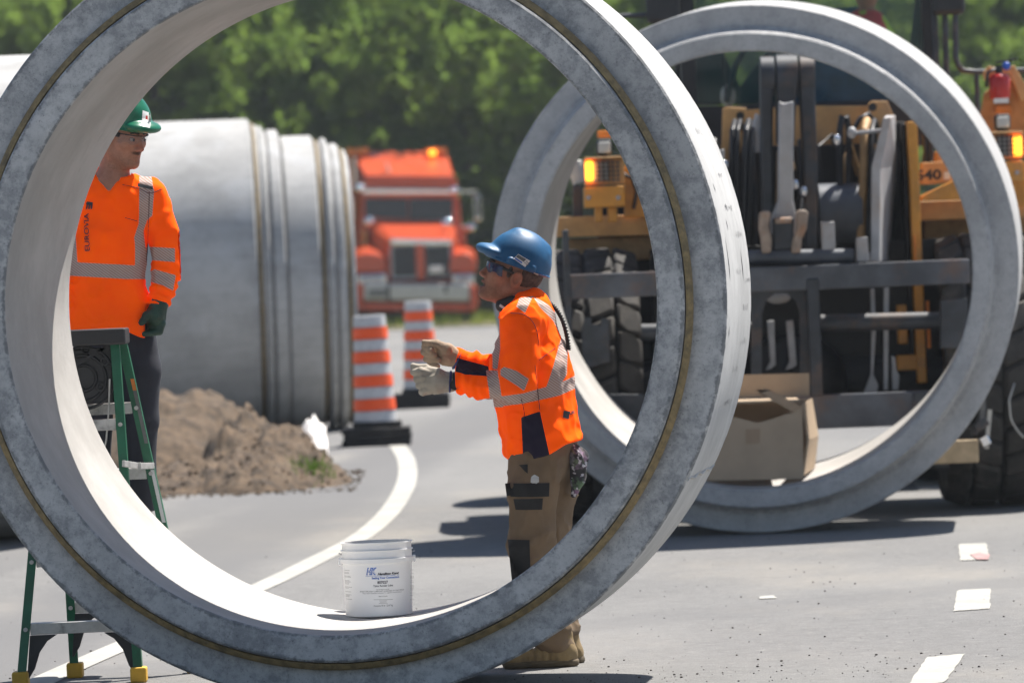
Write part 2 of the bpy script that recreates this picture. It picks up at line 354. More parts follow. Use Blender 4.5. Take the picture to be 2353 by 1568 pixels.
# ------------------------------------------------------------------ pipe sections
def dense(prof, step=0.02):
    o = []; n = len(prof)
    for i in range(n):
        a = prof[i]; c = prof[(i + 1) % n]; L = math.hypot(a[0] - c[0], a[1] - c[1]); k = max(1, int(L / step))
        k = min(k, 9)
        for j in range(k):
            t = j / k; o.append((a[0] + (c[0] - a[0]) * t, a[1] + (c[1] - a[1]) * t))
    return o
def pipe(parent, prof, o, axis, mat, n=220, chip=0.0035, name='pipe_wall', facet=0.3):
    pr = dense(prof); b = MB(); b.lathe(pr, o, axis, n, closed=True); m = len(pr)
    def ed(p): return max(0.0, 1 - min(math.hypot(p[0] - q[0], p[1] - q[1]) for q in prof) / 0.035)
    E1 = [ed(p) for p in pr]; tmax = max(p[1] for p in pr)
    F1 = [1.0 if p[1] < facet else 0.0 for p in pr]
    rin = min(p[0] for p in pr)
    F1 = [f if p[0] > rin + 0.004 else 0.0 for f, p in zip(F1, pr)]
    rmax = max(p[0] for p in pr)
    F1 = [f if p[0] < rmax - 0.004 else 0.0 for f, p in zip(F1, pr)]
    edge = []; face = []; ang = []; axi = []
    O = Vector(o); A = Vector(axis).normalized()
    for k in range(n):
        for j in range(m):
            edge.append(E1[j]); face.append(F1[j]); ang.append(abs(k / n - 0.5) * 2 * math.pi * 1.5); axi.append(pr[j][1] + (3.0 if pr[j][0] < rin + .0045 else 0))
            if chip and E1[j] > 0.5:
                i = k * m + j; v = Vector(b.v[i]); nz = noise.noise(v * 14) + 0.7 * noise.noise(v * 37)
                if nz > 0.25: b.v[i] = tuple(v + A * chip * 2.4 * (nz - 0.25) * (1 if pr[j][1] < tmax / 2 else -1))
    return b.build(name, mat, parent, smooth=35, attrs=dict(edge=edge, face=face, ang=ang, axi=axi))

NA = Vector((0.12, 0.9928, 0)); NO = Vector((-0.686, 21.45, 1.5)); NL = 1.25
near = thing('concrete_pipe', 'large weathered concrete pipe ring in front, with white pail standing inside it', 'concrete pipe', (-0.6, 22.0, 0), 'short concrete pipe sections')
pipe(near, [(1.243, 0.006), (1.249, 0.0), (1.338, 0.0), (1.346, 0.008), (1.352, 0.075), (1.492, 0.075), (1.5, 0.083), (1.5, NL), (1.248, NL), (1.243, NL - 0.006)], NO, NA, M['conc_near'])
b = MB(); gp = []
for k in range(25):
    t = math.pi * k / 24; gp.append((1.349 + 0.026 * abs(math.sin(t)) ** 0.7 + (0.0025 if k % 4 < 2 else -0.0015), 0.018 + 0.05 * k / 24))
b.lathe(gp, NO, NA, 220); gk = b.build('rubber_gasket', M['gasket'], near, smooth=60)
# cast seam across the right outer surface
a1 = math.radians(-28); rad = Vector((math.cos(a1) * NA.y, -math.cos(a1) * NA.x, math.sin(a1)))
b = MB(); pts = []
for k in range(13):
    t = 0.085 + (NL - 0.10) * k / 12; pts.append(NO + rad * (1.499) + NA * t + Vector((0, 0, 0.006 * math.sin(k * 1.7))))
b.tube(pts, 0.007, 6); b.build('mortar_seam', M['conc_row'], near, smooth=60)

FA = Vector((0.112, 0.991, 0.062)); FO = P(1730, 613, 32.26); FO.z = 1.502; FL = 1.25
far = thing('concrete_pipe', 'concrete pipe ring with bell end standing before the yellow loader, cardboard box inside', 'concrete pipe', (FO.x, 32.8, 0), 'short concrete pipe sections')
pipe(far, [(1.243, 0.006), (1.25, 0.0), (1.338, 0.0), (1.350, 0.012), (1.362, 0.095), (1.385, 0.112), (1.494, 0.115), (1.5, 0.123), (1.5, FL), (1.248, FL), (1.243, FL - 0.006)], FO - FA * 0.11, FA, M['conc_far'], facet=0.13)

# the row of laid pipes behind: each section its own thing
def laid(label, px_right, px_left, R, tongue=.07, gasket=True, thick=0.23):
    Yc = 54.6; th = math.radians(4); ax = Vector((math.cos(th), math.sin(th), 0)); a = P(px_right, 560, Yc - 1.2); c = P(px_left, 560, Yc - 1.2); L = (a.x - c.x) / ax.x
    xr = P(560, 560, Yc).x; o = Vector((c.x, Yc + (c.x - xr) * math.tan(th), R))
    t = thing('concrete_pipe', label, 'concrete pipe', (o.x, o.y, 0), 'concrete pipes lying in a row')
    pr = [(R - thick, 0), (R - 0.02, 0), (R, 0.02), (R, L - 0.02), (R - 0.02, L)]
    if tongue: pr += [(R - 0.06, L), (R - 0.065, L + tongue)]
    pr += [(R - thick, L + tongue)]
    pipe(t, pr, o, ax, M['conc_row'], n=120, chip=0, facet=-1)
    if gasket:
        b = MB(); b.lathe([(R - 0.064 + 0.03 * math.sin(math.pi * k / 8), L + 0.004 + 0.04 * k / 8) for k in range(9)], o, ax, 96); b.build('rubber_gasket', M['gasket'], t, smooth=60)
    return t
laid('longest pale concrete pipe lying behind the green-helmeted worker', 568, 170, 1.5)
laid('narrow concrete pipe section touching the tongue of the longest laid pipe', 599, 584, 1.462, .02, False)
laid('concrete pipe section third from the worker, stepping down beside a wide one', 634, 604, 1.443, .0, False)
laid('wide concrete pipe in the middle of the row, above the white plastic sheet', 714, 637, 1.409)
laid('concrete pipe section right of the dark gasket line, before the row end', 746, 730, 1.395, .02, False)
laid('slim concrete pipe section next to last in the row, left of the barrel', 772, 751, 1.366)
laid('lowest concrete pipe section ending the row beside the orange truck', 794, 784, 1.32, .0, False)
# the big pipe on the left edge
t = thing('concrete_pipe', 'concrete pipe cut off by the left picture edge, behind the near ring', 'concrete pipe', (-5, 34.5, 0), 'concrete pipes lying in a row')
R = 1.5; a = P(128, 700, 35.2)
pipe(t, [(R - 0.23, 0), (R, 0), (R, 2.6), (R - 0.01, 2.61), (R - 0.23, 2.61)], Vector((a.x - 2.6, 35.4, R)), Vector((1, 0.03, 0)), M['conc_row'], n=120, chip=0, facet=-1)

# ------------------------------------------------------------------ decals: print and stickers laid on a surface
def bvh_of(objs):
    vs = []; fs = []
    dg = bpy.context.evaluated_depsgraph_get()
    for o in objs:
        me = o.data; mw = Matrix.Translation(origin_of(o)); k = len(vs)
        vs += [mw @ v.co for v in me.vertices]; fs += [tuple(i + k for i in p.vertices) for p in me.polygons]
    return BVHTree.FromPolygons(vs, fs)
def drape(b, bvh, pts2, faces, Y0, lift, dirn=Vector((0, 1, 0)), mi=0):
    vs = []
    for p in pts2:
        q = Vector((p[0], Y0, p[1])); h = bvh.ray_cast(q, dirn)
        vs.append((h[0] - dirn * lift) if h[0] is not None else None)
    ok = [v for v in vs if v is not None]
    if not ok: return
    my = sum(v.y for v in ok) / len(ok)
    vs = [v if v is not None else Vector((p[0], my, p[1])) for v, p in zip(vs, pts2)]
    b.add(vs, faces, mi)
def text_mesh(body, size, shear=0.0, bold=0.0, spacing=1.0):
    cu = bpy.data.curves.new('lettering', 'FONT'); cu.body = body; cu.size = size; cu.shear = shear; cu.offset = bold; cu.align_x = 'CENTER'; cu.align_y = 'CENTER'; cu.resolution_u = 3; cu.space_character = spacing
    ob = bpy.data.objects.new('lettering', cu); col.objects.link(ob); dg = bpy.context.evaluated_depsgraph_get(); me = bpy.data.meshes.new_from_object(ob.evaluated_get(dg))
    vs = [(v.co.x, v.co.y) for v in me.vertices]; fs = [tuple(p.vertices) for p in me.polygons]
    bpy.data.objects.remove(ob); bpy.data.curves.remove(cu); bpy.data.meshes.remove(me); return vs, fs
def lay_text(b, bvh, body, c, size, Y0, rot=0.0, lift=0.0008, mi=0, width=None, **kw):
    vs, fs = text_mesh(body, size, **kw)
    if width:
        x0 = min(v[0] for v in vs); x1 = max(v[0] for v in vs); k = width / (x1 - x0); vs = [((v[0] - (x0 + x1) / 2) * k, v[1]) for v in vs]
    cr, sr = math.cos(rot), math.sin(rot)
    drape(b, bvh, [(c.x + v[0] * cr - v[1] * sr, c.z + v[0] * sr + v[1] * cr) for v in vs], fs, Y0, lift, mi=mi)
def lay_quad(b, bvh, quad, Y0, lift=0.0006, n=6, mi=0):      # quad: four world points (x, z used)
    q = [Vector((p.x, p.z)) for p in quad]; pts = []; fs = []
    for j in range(n + 1):
        for i in range(n + 1):
            u, v = i / n, j / n; p = (q[0] * (1 - u) + q[1] * u) * (1 - v) + (q[3] * (1 - u) + q[2] * u) * v; pts.append((p.x, p.y))
    for j in range(n):
        for i in range(n): fs.append((j * (n + 1) + i, j * (n + 1) + i + 1, (j + 1) * (n + 1) + i + 1, (j + 1) * (n + 1) + i))
    drape(b, bvh, pts, fs, Y0, lift, mi=mi)

# pencil strokes on the outer surface of the near ring
b = MB()
bv = bvh_of([c for c in kids(near) if c.name.startswith('pipe_wall')])
def outer(deg, t, r=1.5016):
    a = math.radians(deg); d = Vector((math.cos(a) * NA.y, -math.cos(a) * NA.x, math.sin(a))); return NO + d * r + NA * t
rs = random.Random(3)
for deg, t0 in ((24, .5), (17, .7), (12, .55), (8, .75), (2.5, .6), (1, .95), (-3, .85), (-8, .8), (-12, .6), (-17, .55)):
    for k in range(rs.randint(5, 10)):
        t = t0 + k * 0.035 + rs.uniform(-.006, .006); d0 = deg + rs.uniform(-.12, .12); h = rs.uniform(.15, .5)
        p = [outer(d0 - h, t), outer(d0 - h, t + .006), outer(d0 + h, t + .006 + rs.uniform(-.012, .012)), outer(d0 + h, t)]
        b.add(p, [(0, 1, 2, 3)])
for deg, h, t in ((4.5, 3.4, .25), (3.5, 2.6, .88), (9.5, 1.0, .45), (-6, .9, .2), (15, .8, .3)):
    b.add([outer(deg - h, t), outer(deg - h * .3, t + .012), outer(deg + h, t + .004), outer(deg + h * .2, t - .008)], [(0, 1, 2, 3)])
b.build('pencil_marks', M['ink'], near, fixn=False)

# ------------------------------------------------------------------ white pail
PY = 22.48; pc = P(871, 1408, PY); zb = 1.5 - 1.243 + 0.004
pail = thing('pail', 'white plastic pail with blue and black print standing inside the near concrete ring', 'pail', (pc.x, PY, zb))
k = PY / FPX; rt, rb, hh = 81 * k, 76.5 * k, 170 * k
b = MB()
z = lambda f: f * hh
b.lathe([(0, 0.004), (rb - .008, 0.0), (rb, 0.005), (rb + (rt - rb) * .78, z(.785)), (rb + (rt - rb) * .8, z(.79))], (pc.x, PY, zb), (0, 0, 1), 64, upv=(1, 0, 0))
body = b.build('pail_body', M['pail'], pail, smooth=45)
b = MB(); R1 = rt
b.lathe([(R1 - .004, z(.72)), (R1 + .006, z(.725)), (R1 + .007, z(.785)), (R1 - .001, z(.79)), (R1 - .001, z(.885)), (R1 + .004, z(.888)), (R1 + .004, z(.90)), (R1 - .002, z(.905)), (R1 - .002, z(.985)), (R1 + .003, z(.988)), (R1 + .003, z(1.0)), (R1 - .004, z(1.0)), (R1 - .006, z(.80)), (0, z(.79))], (pc.x, PY, zb), (0, 0, 1), 64, upv=(1, 0, 0))
b.build('pail_rim', M['pail'], pail, smooth=35)
b = MB(); e = Vector((pc.x, PY, zb))
b.box(pc.x + R1 + .001, pc.x + R1 + .013, PY - .018, PY + .018, zb + z(.71), zb + z(.80))
b.box(pc.x - R1 - .013, pc.x - R1 - .001, PY - .018, PY + .018, zb + z(.70), zb + z(.79))
b.build('handle_ear', M['pail'], pail, bevel=.003)
b = MB()
b.tube([(pc.x + (R1 + .010) * math.cos(t), PY - .0 + .155 * math.sin(t) * .96 + 0, zb + z(.86) - .02 * math.sin(t)) for t in [math.pi * i / 24 for i in range(25)]], .0022, 6)
b.build('wire_handle', M['greysteel'], pail, smooth=60)
b = MB(); b.lathe([(R1 - .007, z(.93)), (0, z(.935))], (pc.x, PY, zb), (0, 0, 1), 48, upv=(1, 0, 0)); b.build('lubricant_surface', M['soil'], pail, smooth=180)
bv = bvh_of([body]); b = MB(); Yq = PY - .3
def px2(x, y): return P(860 + x / 5.2267 if False else (860 + x / 5.2267) / 1.1641, (1380 + y / 5.2267) / 1.1641, PY - rt)
kk = k / (5.2267 * 1.1641)
tilt = -0.012 + ROLL * 0 
lay_text(b, bv, 'HK', px2(696, 772), 128 * kk, Yq, shear=.30, bold=.0022, mi=1, width=150 * kk)
lay_text(b, bv, 'HK', px2(696, 772), 118 * kk, Yq, shear=.30, bold=-.0006, mi=2, width=118 * kk, lift=.0014)
lay_text(b, bv, 'Hamilton Kent', px2(930, 800), 44 * kk, Yq, shear=.3, bold=.0006, width=296 * kk)
lay_quad(b, bv, [px2(612, 836), px2(1080, 824), px2(1080, 819), px2(612, 831)], Yq, mi=1)
lay_text(b, bv, 'Sealing Your Connection', px2(890, 856), 40 * kk, Yq, bold=.0004, mi=1, width=380 * kk)
lay_text(b, bv, '807027', px2(852, 922), 54 * kk, Yq, bold=.0004, width=146 * kk)
lay_text(b, bv, 'Tylox Regular Lube', px2(858, 968), 36 * kk, Yq, bold=.0002, width=272 * kk)
lay_text(b, bv, 'You are about to use the', px2(852, 1018), 22 * kk, Yq, width=180 * kk)
lay_text(b, bv, 'FINEST PIPE JOINT LUBRICANT AVAILABLE AT ANY PRICE', px2(840, 1044), 24 * kk, Yq, shear=.25, width=615 * kk)
lay_text(b, bv, 'Please refer to "Application Instructions" for suggested recommendations', px2(845, 1068), 20 * kk, Yq, width=540 * kk)
lay_text(b, bv, 'Made in Canada', px2(858, 1115), 22 * kk, Yq, width=120 * kk)
for i, wd in enumerate((270, 110, 90, 120)):
    y = 1160 + i * 17; lay_quad(b, bv, [px2(860 - wd / 2, y + 4), px2(860 + wd / 2, y + 2), px2(860 + wd / 2, y - 2), px2(860 - wd / 2, y)], Yq, mi=3)
lay_text(b, bv, 'Contents: 50 lb / 22.67 kg', px2(860, 1246), 34 * kk, Yq, width=262 * kk)
rs = random.Random(5)
for side, xa, xb in ((0, 305, 430), (1, 1235, 1282)):
    y = 765
    while y < 1200:
        if rs.random() < .8:
            xe = xb - rs.uniform(0, 60) * (1 - side); lay_quad(b, bv, [px2(xa + (y - 760) * .06 * (1 - side), y + 4), px2(xe, y + 3), px2(xe, y - 1), px2(xa + (y - 760) * .06 * (1 - side), y)], Yq, mi=3)
        y += rs.choice((14, 16, 26, 34))
b.build('printed_label', [M['ink'], M['blueink'], M['pail'], M['greyprint']], pail, fixn=False)

# ------------------------------------------------------------------ step ladder
def P3(px, py, Y): return P(px, py, Y)
YF, YC, YB = 22.93, 23.10, 23.32
lad = thing('step_ladder', 'green fibreglass step ladder with black top behind the near ring', 'ladder', (-1.75, 23.1, 0))
def onground(px, Y):
    # ground point at depth Y seen at column px
    p = P(px, 1555, Y); return Vector((p.x, Y, 0.0))
FL0, FR0 = onground(46, YF), onground(318, YF); BL0, BR0 = onground(172, YB), onground(448, YB)
top = P(230, 772, YC)
TFL, TFR = P(118, 790, YC - .05), P(263, 785, YC - .05); TBL, TBR = P(126, 790, YC + .05), P(281, 790, YC + .05)
rails = [(FL0, TFL), (FR0, TFR), (BL0, TBL), (BR0, TBR)]
def lerp(a, c, t): return a + (c - a) * t
for a, c in rails:
    b = MB(); d = (c - a).normalized(); a2 = a + d * .05
    sx = 1 if a in (FR0, BR0) else -1
    b.bar(a2, c, .036, .006, up=(0, 1, 0)); off = Vector((-.015 * sx * -1, 0.03 if a in (FL0, FR0) else -.03, 0))
    o1 = Vector((.015 * sx, 0.028, 0)); b.bar(a2 + o1, c + o1, .006, .056, up=(0, 1, 0))
    b.build('side_rail', M['green'], lad, bevel=.0015)
    b = MB(); b.box(a.x - .032, a.x + .034, a.y - .02, a.y + .07, a.z, a.z + .062); b.build('rubber_foot', M['yfoot'], lad, bevel=.008)
H = top.z
def step(A, B, Ta, Tb, zc, name='step', dz=.045):
    p = lerp(A, Ta, zc / Ta.z); q = lerp(B, Tb, zc / Tb.z); b = MB()
    b.bar(p + Vector((.018, .01, 0)), q - Vector((.018, -.01, 0)), .012, dz); b.bar(p + Vector((.018, .045, dz / 2 - .004)), q + Vector((-.018, .045, dz / 2 - .004)), .075, .008)
    o = b.build(name, M['alu'], lad, bevel=.002); return p, q
gus = M['black']
for i in range(1, 5):
    zc = .27 * i - .04
    p, q = step(FL0, FR0, TFL, TFR, zc); p2, q2 = step(BL0, BR0, TBL, TBR, zc + .06)
    for (A, B) in ((p, q), (p2, q2)):
        b = MB()
        for w_ in (A, B): b.tube([w_ + Vector((0, -.012, 0)), w_ + Vector((0, -.004, 0))], .009, 8)
        b.build('rivet', M['alu'], lad, smooth=40)
    if i == 1:
        for (A, B, ys) in ((p, q, .03), (p2, q2, .03)):
            for w_, s_ in ((A, 1), (B, -1)):
                b = MB(); poly = [(w_.x + .016 * s_, w_.z - .025), (w_.x + .125 * s_, w_.z - .025), (w_.x + .085 * s_, w_.z - .05), (w_.x + .052 * s_, w_.z - .095), (w_.x + .03 * s_, w_.z - .16), (w_.x + .004 * s_, w_.z - .20), (w_.x - .002 * s_, w_.z - .20)]
                b.prism(poly, w_.y + ys - .03, w_.y + ys); b.build('gusset_brace', gus, lad, bevel=.002)
# extra pair of treads below the tray
zc = 1.0
b = MB(); cpl = P(150, 752, YC)
b.box(cpl.x - .03, P(292, 752, YC).x, YC - .13, YC + .13, top.z - .035, top.z + .03); b.build('top_cap', M['black'], lad, bevel=.008)
b = MB(); x0, x1 = P(120, 850, YC).x, P(262, 850, YC).x; z0, z1 = P(190, 928, YC).z, P(190, 800, YC).z
b.box(x0, x1, YC - .025, YC - .005, z0, z1); b.build('tool_tray', M['black'], lad, bevel=.01)
b = MB(); cc = P(192, 868, YC - .03)
for r in (.045, .085, .118):
    b.lathe([(r, 0), (r + .004, -.006), (r + .009, -.006), (r + .013, 0)], cc, (0, 1, 0), 40)
for k in range(5):
    a = k * 1.26 + .4; b.lathe([(.010, 0), (.012, -.007), (.018, -.007), (.02, 0)], cc + Vector((.075 * math.cos(a) + .02, 0, .09 * math.sin(a) + .03)), (0, 1, 0), 16)
b.bar(cc + Vector((-.09, -.003, .02)), cc + Vector((.11, -.003, .13)), .008, .012); b.bar(cc + Vector((-.1, -.003, .10)), cc + Vector((.12, -.003, .115)), .008, .012)
b.build('tray_rib', M['black'], lad, smooth=40)
b = MB(); s1, s2 = P(283, 1064, YF + .02), P(352, 1069, YC + .12); mid = (s1 + s2) / 2 + Vector((0, 0, -.006))
b.bar(s1, mid, .012, .026); b.bar(mid, s2, .012, .026); b.box(mid.x - .012, mid.x + .012, mid.y - .014, mid.y - .006, mid.z - .015, mid.z + .015)
b.build('spreader_bar', M['alu'], lad, bevel=.002)
b = MB(); b.tube([P(252, 870, YC - .06), P(250, 940, YC - .06), P(244, 1010, YC - .05), P(236, 1045, YC - .04)], .004, 6); b.build('brace_rod', M['alu'], lad, smooth=60)
def railquad(A, T, f0, f1, x0, x1, mat, name):
    b = MB(); a = lerp(A, T, f0); c = lerp(A, T, f1); y = min(a.y, c.y) - .008
    b.add([(a.x + x0, a.y - .0065, a.z), (a.x + x1, a.y - .0065, a.z), (c.x + x1, c.y - .0065, c.z), (c.x + x0, c.y - .0065, c.z)], [(0, 1, 2, 3)]); b.build(name, mat, lad, fixn=False)
railquad(BR0, TBR, .70, .86, .002, .017, M['greyprint'], 'warning_label'); railquad(BR0, TBR, .86, .895, .002, .017, M['orangeprint'], 'warning_label'); railquad(BR0, TBR, .46, .62, .002, .017, M['sticker'], 'warning_label')

# ------------------------------------------------------------------ traffic barrels
def barrel(px, py, Y, label, lean):
    base = G(px, py); 
    k = Y / FPX; t = thing('traffic_barrel', label, 'traffic barrel', base, 'orange and silver barrels along the curved line')
    ax = Vector((lean, -lean * .3, 1)).normalized(); r0_, r1_, h = .185, .14, 1.10
    zb = .11
    b = MB(); hx, hy = .30, .27
    for i_, (q, hgt) in enumerate(((1.0, .052), (.985, .05), (1.0, .05), (.70, .05))):
        z0 = sum((.055, .053, .053, .053)[:i_]); b = MB(); b.box(base.x - hx * q + .012 * (i_ % 2), base.x + hx * q + .012 * (i_ % 2), base.y - hy * q, base.y + hy * q, z0, z0 + hgt); b.build('rubber_base', M['rubber'], t, bevel=.012)
    n = 9; segs = []
    H0 = .20; HT = h + .03
    for i in range(n):
        f0, f1 = i / n, (i + 1) / n
        ra = r0_ + (r1_ - r0_) * f0 ; rb_ = r0_ + (r1_ - r0_) * f1; za = H0 + (HT - H0) * f0; zb_ = H0 + (HT - H0) * f1
        step_ = .006 if i % 2 else .0
        b = MB(); pr = [(ra - .02, za), (ra + step_, za + .004), (rb_ + step_, zb_ - .004), (rb_ - .02, zb_)]
        if i == n - 1: pr = pr[:-1] + [(rb_ - .012, zb_), (0, zb_)]
        b.lathe(pr, base, ax, 32, upv=(1, 0, 0)); b.build('reflective_band', M['barrel_o'] if i % 2 else M['barrel_w'], t, smooth=40)
    return t
barrel(866, 1022, 48.6, 'nearer orange and silver traffic barrel beside the end of the pipe row', -.022)
barrel(969, 936, 59.4, 'farther orange and silver traffic barrel, in front of the orange truck', .0)

# ------------------------------------------------------------------ cardboard box in the far ring
BY0, BY1 = 32.42, 32.98
box = thing('cardboard_box', 'open brown cardboard box with raised flaps standing inside the far concrete ring', 'box', (P(1740, 1096, 32.5).x, 32.7, .262))
def bpp(name, pts, Y0, th, mat='card'): return MB().pprism(pts, Y0, Y0 + th).build(name, M[mat], box)
bpp('front_panel', [(1600, 1104), (1846, 1099), (1843, 930), (1820, 946), (1775, 962), (1739, 971), (1684, 957), (1600, 946)], BY0, .007)
bpp('back_panel', [(1606, 1090), (1868, 1080), (1866, 916), (1606, 924)], BY1, .007)
bpp('back_flap', [(1640, 915), (1859, 909), (1859, 857), (1640, 862)], BY1 - .02, .007)
def quadp(name, q, mat='card'):
    th = Vector((-.006, .0, 0)); b = MB(); n = len(q); b.add(list(q) + [p + th for p in q], [tuple(range(n)), tuple(range(2 * n - 1, n - 1, -1))] + [((i + 1) % n, i, i + n, (i + 1) % n + n) for i in range(n)]); return b.build(name, M[mat], box)
b1, b2, b3, b4 = P(1846, 1092, BY0 + .008), P(1872, 1074, BY1 - .008), P(1866, 915, BY1 - .008), P(1846, 926, BY0 + .008)
m1, m2 = P(1856, 1010, BY0 + .008), P(1880, 1000, BY1 - .008)
quadp('side_panel', [b1, b2, m2, m1]); quadp('side_panel', [m1, m2, b3, b4])
bpp('left_panel', [(1600, 1096), (1606, 1096), (1606, 930), (1600, 930)], BY0 + .008, BY1 - BY0 - .01)
bpp('shading_flap', [(1608, 929), (1838, 922), (1838, 918), (1608, 925)], BY0 + .015, BY1 - BY0 - .03, 'card')  # flap added across the top to darken the inside of the box
bpp('side_flap', [(1736, 894), (1744, 902), (1756, 890), (1770, 896), (1842, 934), (1820, 945), (1778, 922)], BY0 - .012, .008, 'cardin')
bpp('shipping_label', [(1712, 985), (1746, 984), (1745, 1018), (1713, 1020)], BY0 - .002, .0015, 'cardin')
# ------------------------------------------------------------------ timber, dirt pile, plastic sheet
b = MB(); a = P(2120, 1042, 33.55); c = P(2247, 1036, 33.55)
b.box(a.x - .12, c.x, 33.53, 33.67, a.z - .062, a.z + .072)
tb = b.build('timber_block', M['wood'], bevel=.006); tag(tb, 'pale sawn timber block sticking out beside the far ring in front of the loader tyre', 'timber')
b = MB(); a = P(1352, 880, 33.9)
b.bar(P(1362, 965, 33.9), P(1352, 838, 33.95), .10, .03, up=(0, 1, 0)); o = b.build('wooden_plank', M['wood'], bevel=.003); tag(o, 'short wooden plank leaning inside the left side of the loader frame', 'plank')

def heap(name, label, cx, cy, prof, n=110, m=80):
    return
# heap as a height field
b = MB(); A0 = G(330, 1135); A1 = G(812, 1110)
x0, x1, y0, y1 = A0.x - 1.3, A1.x + .15, 39.4, 53.0; nx, ny = 220, 190; vs = []
def hz(x, y):
    s = 0.0
    def bump_(cx, cy, rx, ry, h, e=1.0):
        d = ((x - cx) / rx) ** 2 + ((y - cy) / ry) ** 2; return h * max(0.0, 1 - d) ** e
    s = max(bump_(-2.10, 44.0, .36, 1.5, .44, .6), bump_(-1.78, 43.6, .38, 1.5, .40, .6), bump_(-2.42, 42.2, .48, 1.5, .20, .6), bump_(-1.95, 42.0, .52, 1.5, .26, .6), bump_(-1.55, 42.4, .30, 1.5, .20, .7), bump_(-1.36, 42.0, .16, 1.0, .08, .7), bump_(-2.75, 41.9, .3, 1.3, .09, .7))
    s = max(s, bump_(-2.85, 47.2, .80, 2.6, .62, .6))
    v = Vector((x, y * .6, 0)); e = min(1, s * 5)
    return s * (1 + .20 * noise.noise(v * 2.3) + .22 * noise.noise(v * 4.6)) + e * (.055 * (abs(noise.noise(v * 6.5)) * 2 - .5) + .04 * noise.noise(v * 13) + .03 * noise.noise(v * 29) + .02 * noise.noise(v * 60)) * (.45 if x < -2.4 else 1) - .03
for j in range(ny + 1):
    for i in range(nx + 1):
        x = x0 + (x1 - x0) * i / nx; y = y0 + (y1 - y0) * (j / ny) ** 1.4; vs.append((x, y, hz(x, y)))
b.add(vs, [(j * (nx + 1) + i, j * (nx + 1) + i + 1, (j + 1) * (nx + 1) + i + 1, (j + 1) * (nx + 1) + i) for j in range(ny) for i in range(nx)])
o = b.build('dirt_pile', M['soil'], smooth=180, fixn=False); tag(o, 'pile of brown soil dumped on the asphalt in front of the pale pipes', 'dirt pile')
# clods lying on and around it
b = MB(); rs = random.Random(11)
for k in range(900):
    x = rs.uniform(-2.9, -1.15); y = rs.uniform(40.2, 44.0); h = hz(x, y)
    if h < -.045 and rs.random() < .7: continue
    r = rs.uniform(.004, .009) * rs.choice((1, 1, 1.5, 2.4)); b.ell((x, y, max(h, 0) + r * .2), (r, r * rs.uniform(.7, 1.2), r * .8), 6, 4)
o = b.build('soil_clods', M['soil'], smooth=180); tag(o, kind='stuff')
b = MB(); n = 18; vs = []
c0 = P(735, 1010, 43.9)
for j in range(n + 1):
    for i in range(n + 1):
        u, v = i / n, j / n; p = P(672 + 76 * u + 6 * v, 985 + 52 * v + 10 * u * v, 43.4 + .5 * (1 - v)); q = Vector((u * 5, v * 5, 2.3))
        lift = .07 * noise.noise(q) + .03 * noise.noise(q * 2.7); vs.append((p.x, p.y + 1.2 * lift, max(p.z + lift - .04 * math.sin(u * 6.5) + .05 * math.sin(math.pi * u) * (1 - v), .01)))
b.add(vs, [(j * (n + 1) + i, j * (n + 1) + i + 1, (j + 1) * (n + 1) + i + 1, (j + 1) * (n + 1) + i) for j in range(n) for i in range(n)])
o = b.build('plastic_sheet', M['white'], smooth=180, fixn=False); tag(o, 'crumpled white plastic sheet lying on the right shoulder of the dirt pile', 'plastic sheet')
# grass tuft on the pile
b = MB(); g0 = P(722, 1075, 41.6)
for k in range(160):
    x = g0.x + rs.gauss(0, .07); y = g0.y + rs.gauss(0, .2); z0 = max(hz(x, y), 0); a = rs.uniform(0, 6.28); h = rs.uniform(.05, .13); dx, dy = math.cos(a), math.sin(a)
    b.add([(x - .006 * dy, y + .006 * dx, z0), (x + .006 * dy, y - .006 * dx, z0), (x + dx * h * .6, y + dy * h * .6, z0 + h * .8)], [(0, 1, 2)])
o = b.build('grass_tuft', M['grassleaf'], fixn=False); tag(o, kind='stuff')

# ------------------------------------------------------------------ loose pebbles and crumbs on the road
pb = bpy.data.meshes.new('pebbles'); b = MB(); rs = random.Random(21)
for k in range(1100):
    y = 21.2 + 12 * rs.random() ** 1.4; x = rs.uniform(-2.2, 2.4) * y / 22; 
    if rs.random() < .22: y = 21.6 + abs(rs.gauss(0, .8)); x = rs.uniform(-.1, 1.9)
    r = rs.choice((.0012, .0016, .002, .0026, .0045)) * rs.uniform(.7, 1.3)
    b.ell((x, y, r * .5), (r * 1.2, r, r * .7), 5, 3)
    b.m[-1] = 0
o = b.build('loose_gravel', simple('dark pebbles', (.085, .075, .066), .9, var=.5, scale=3), smooth=180); tag(o, kind='stuff')

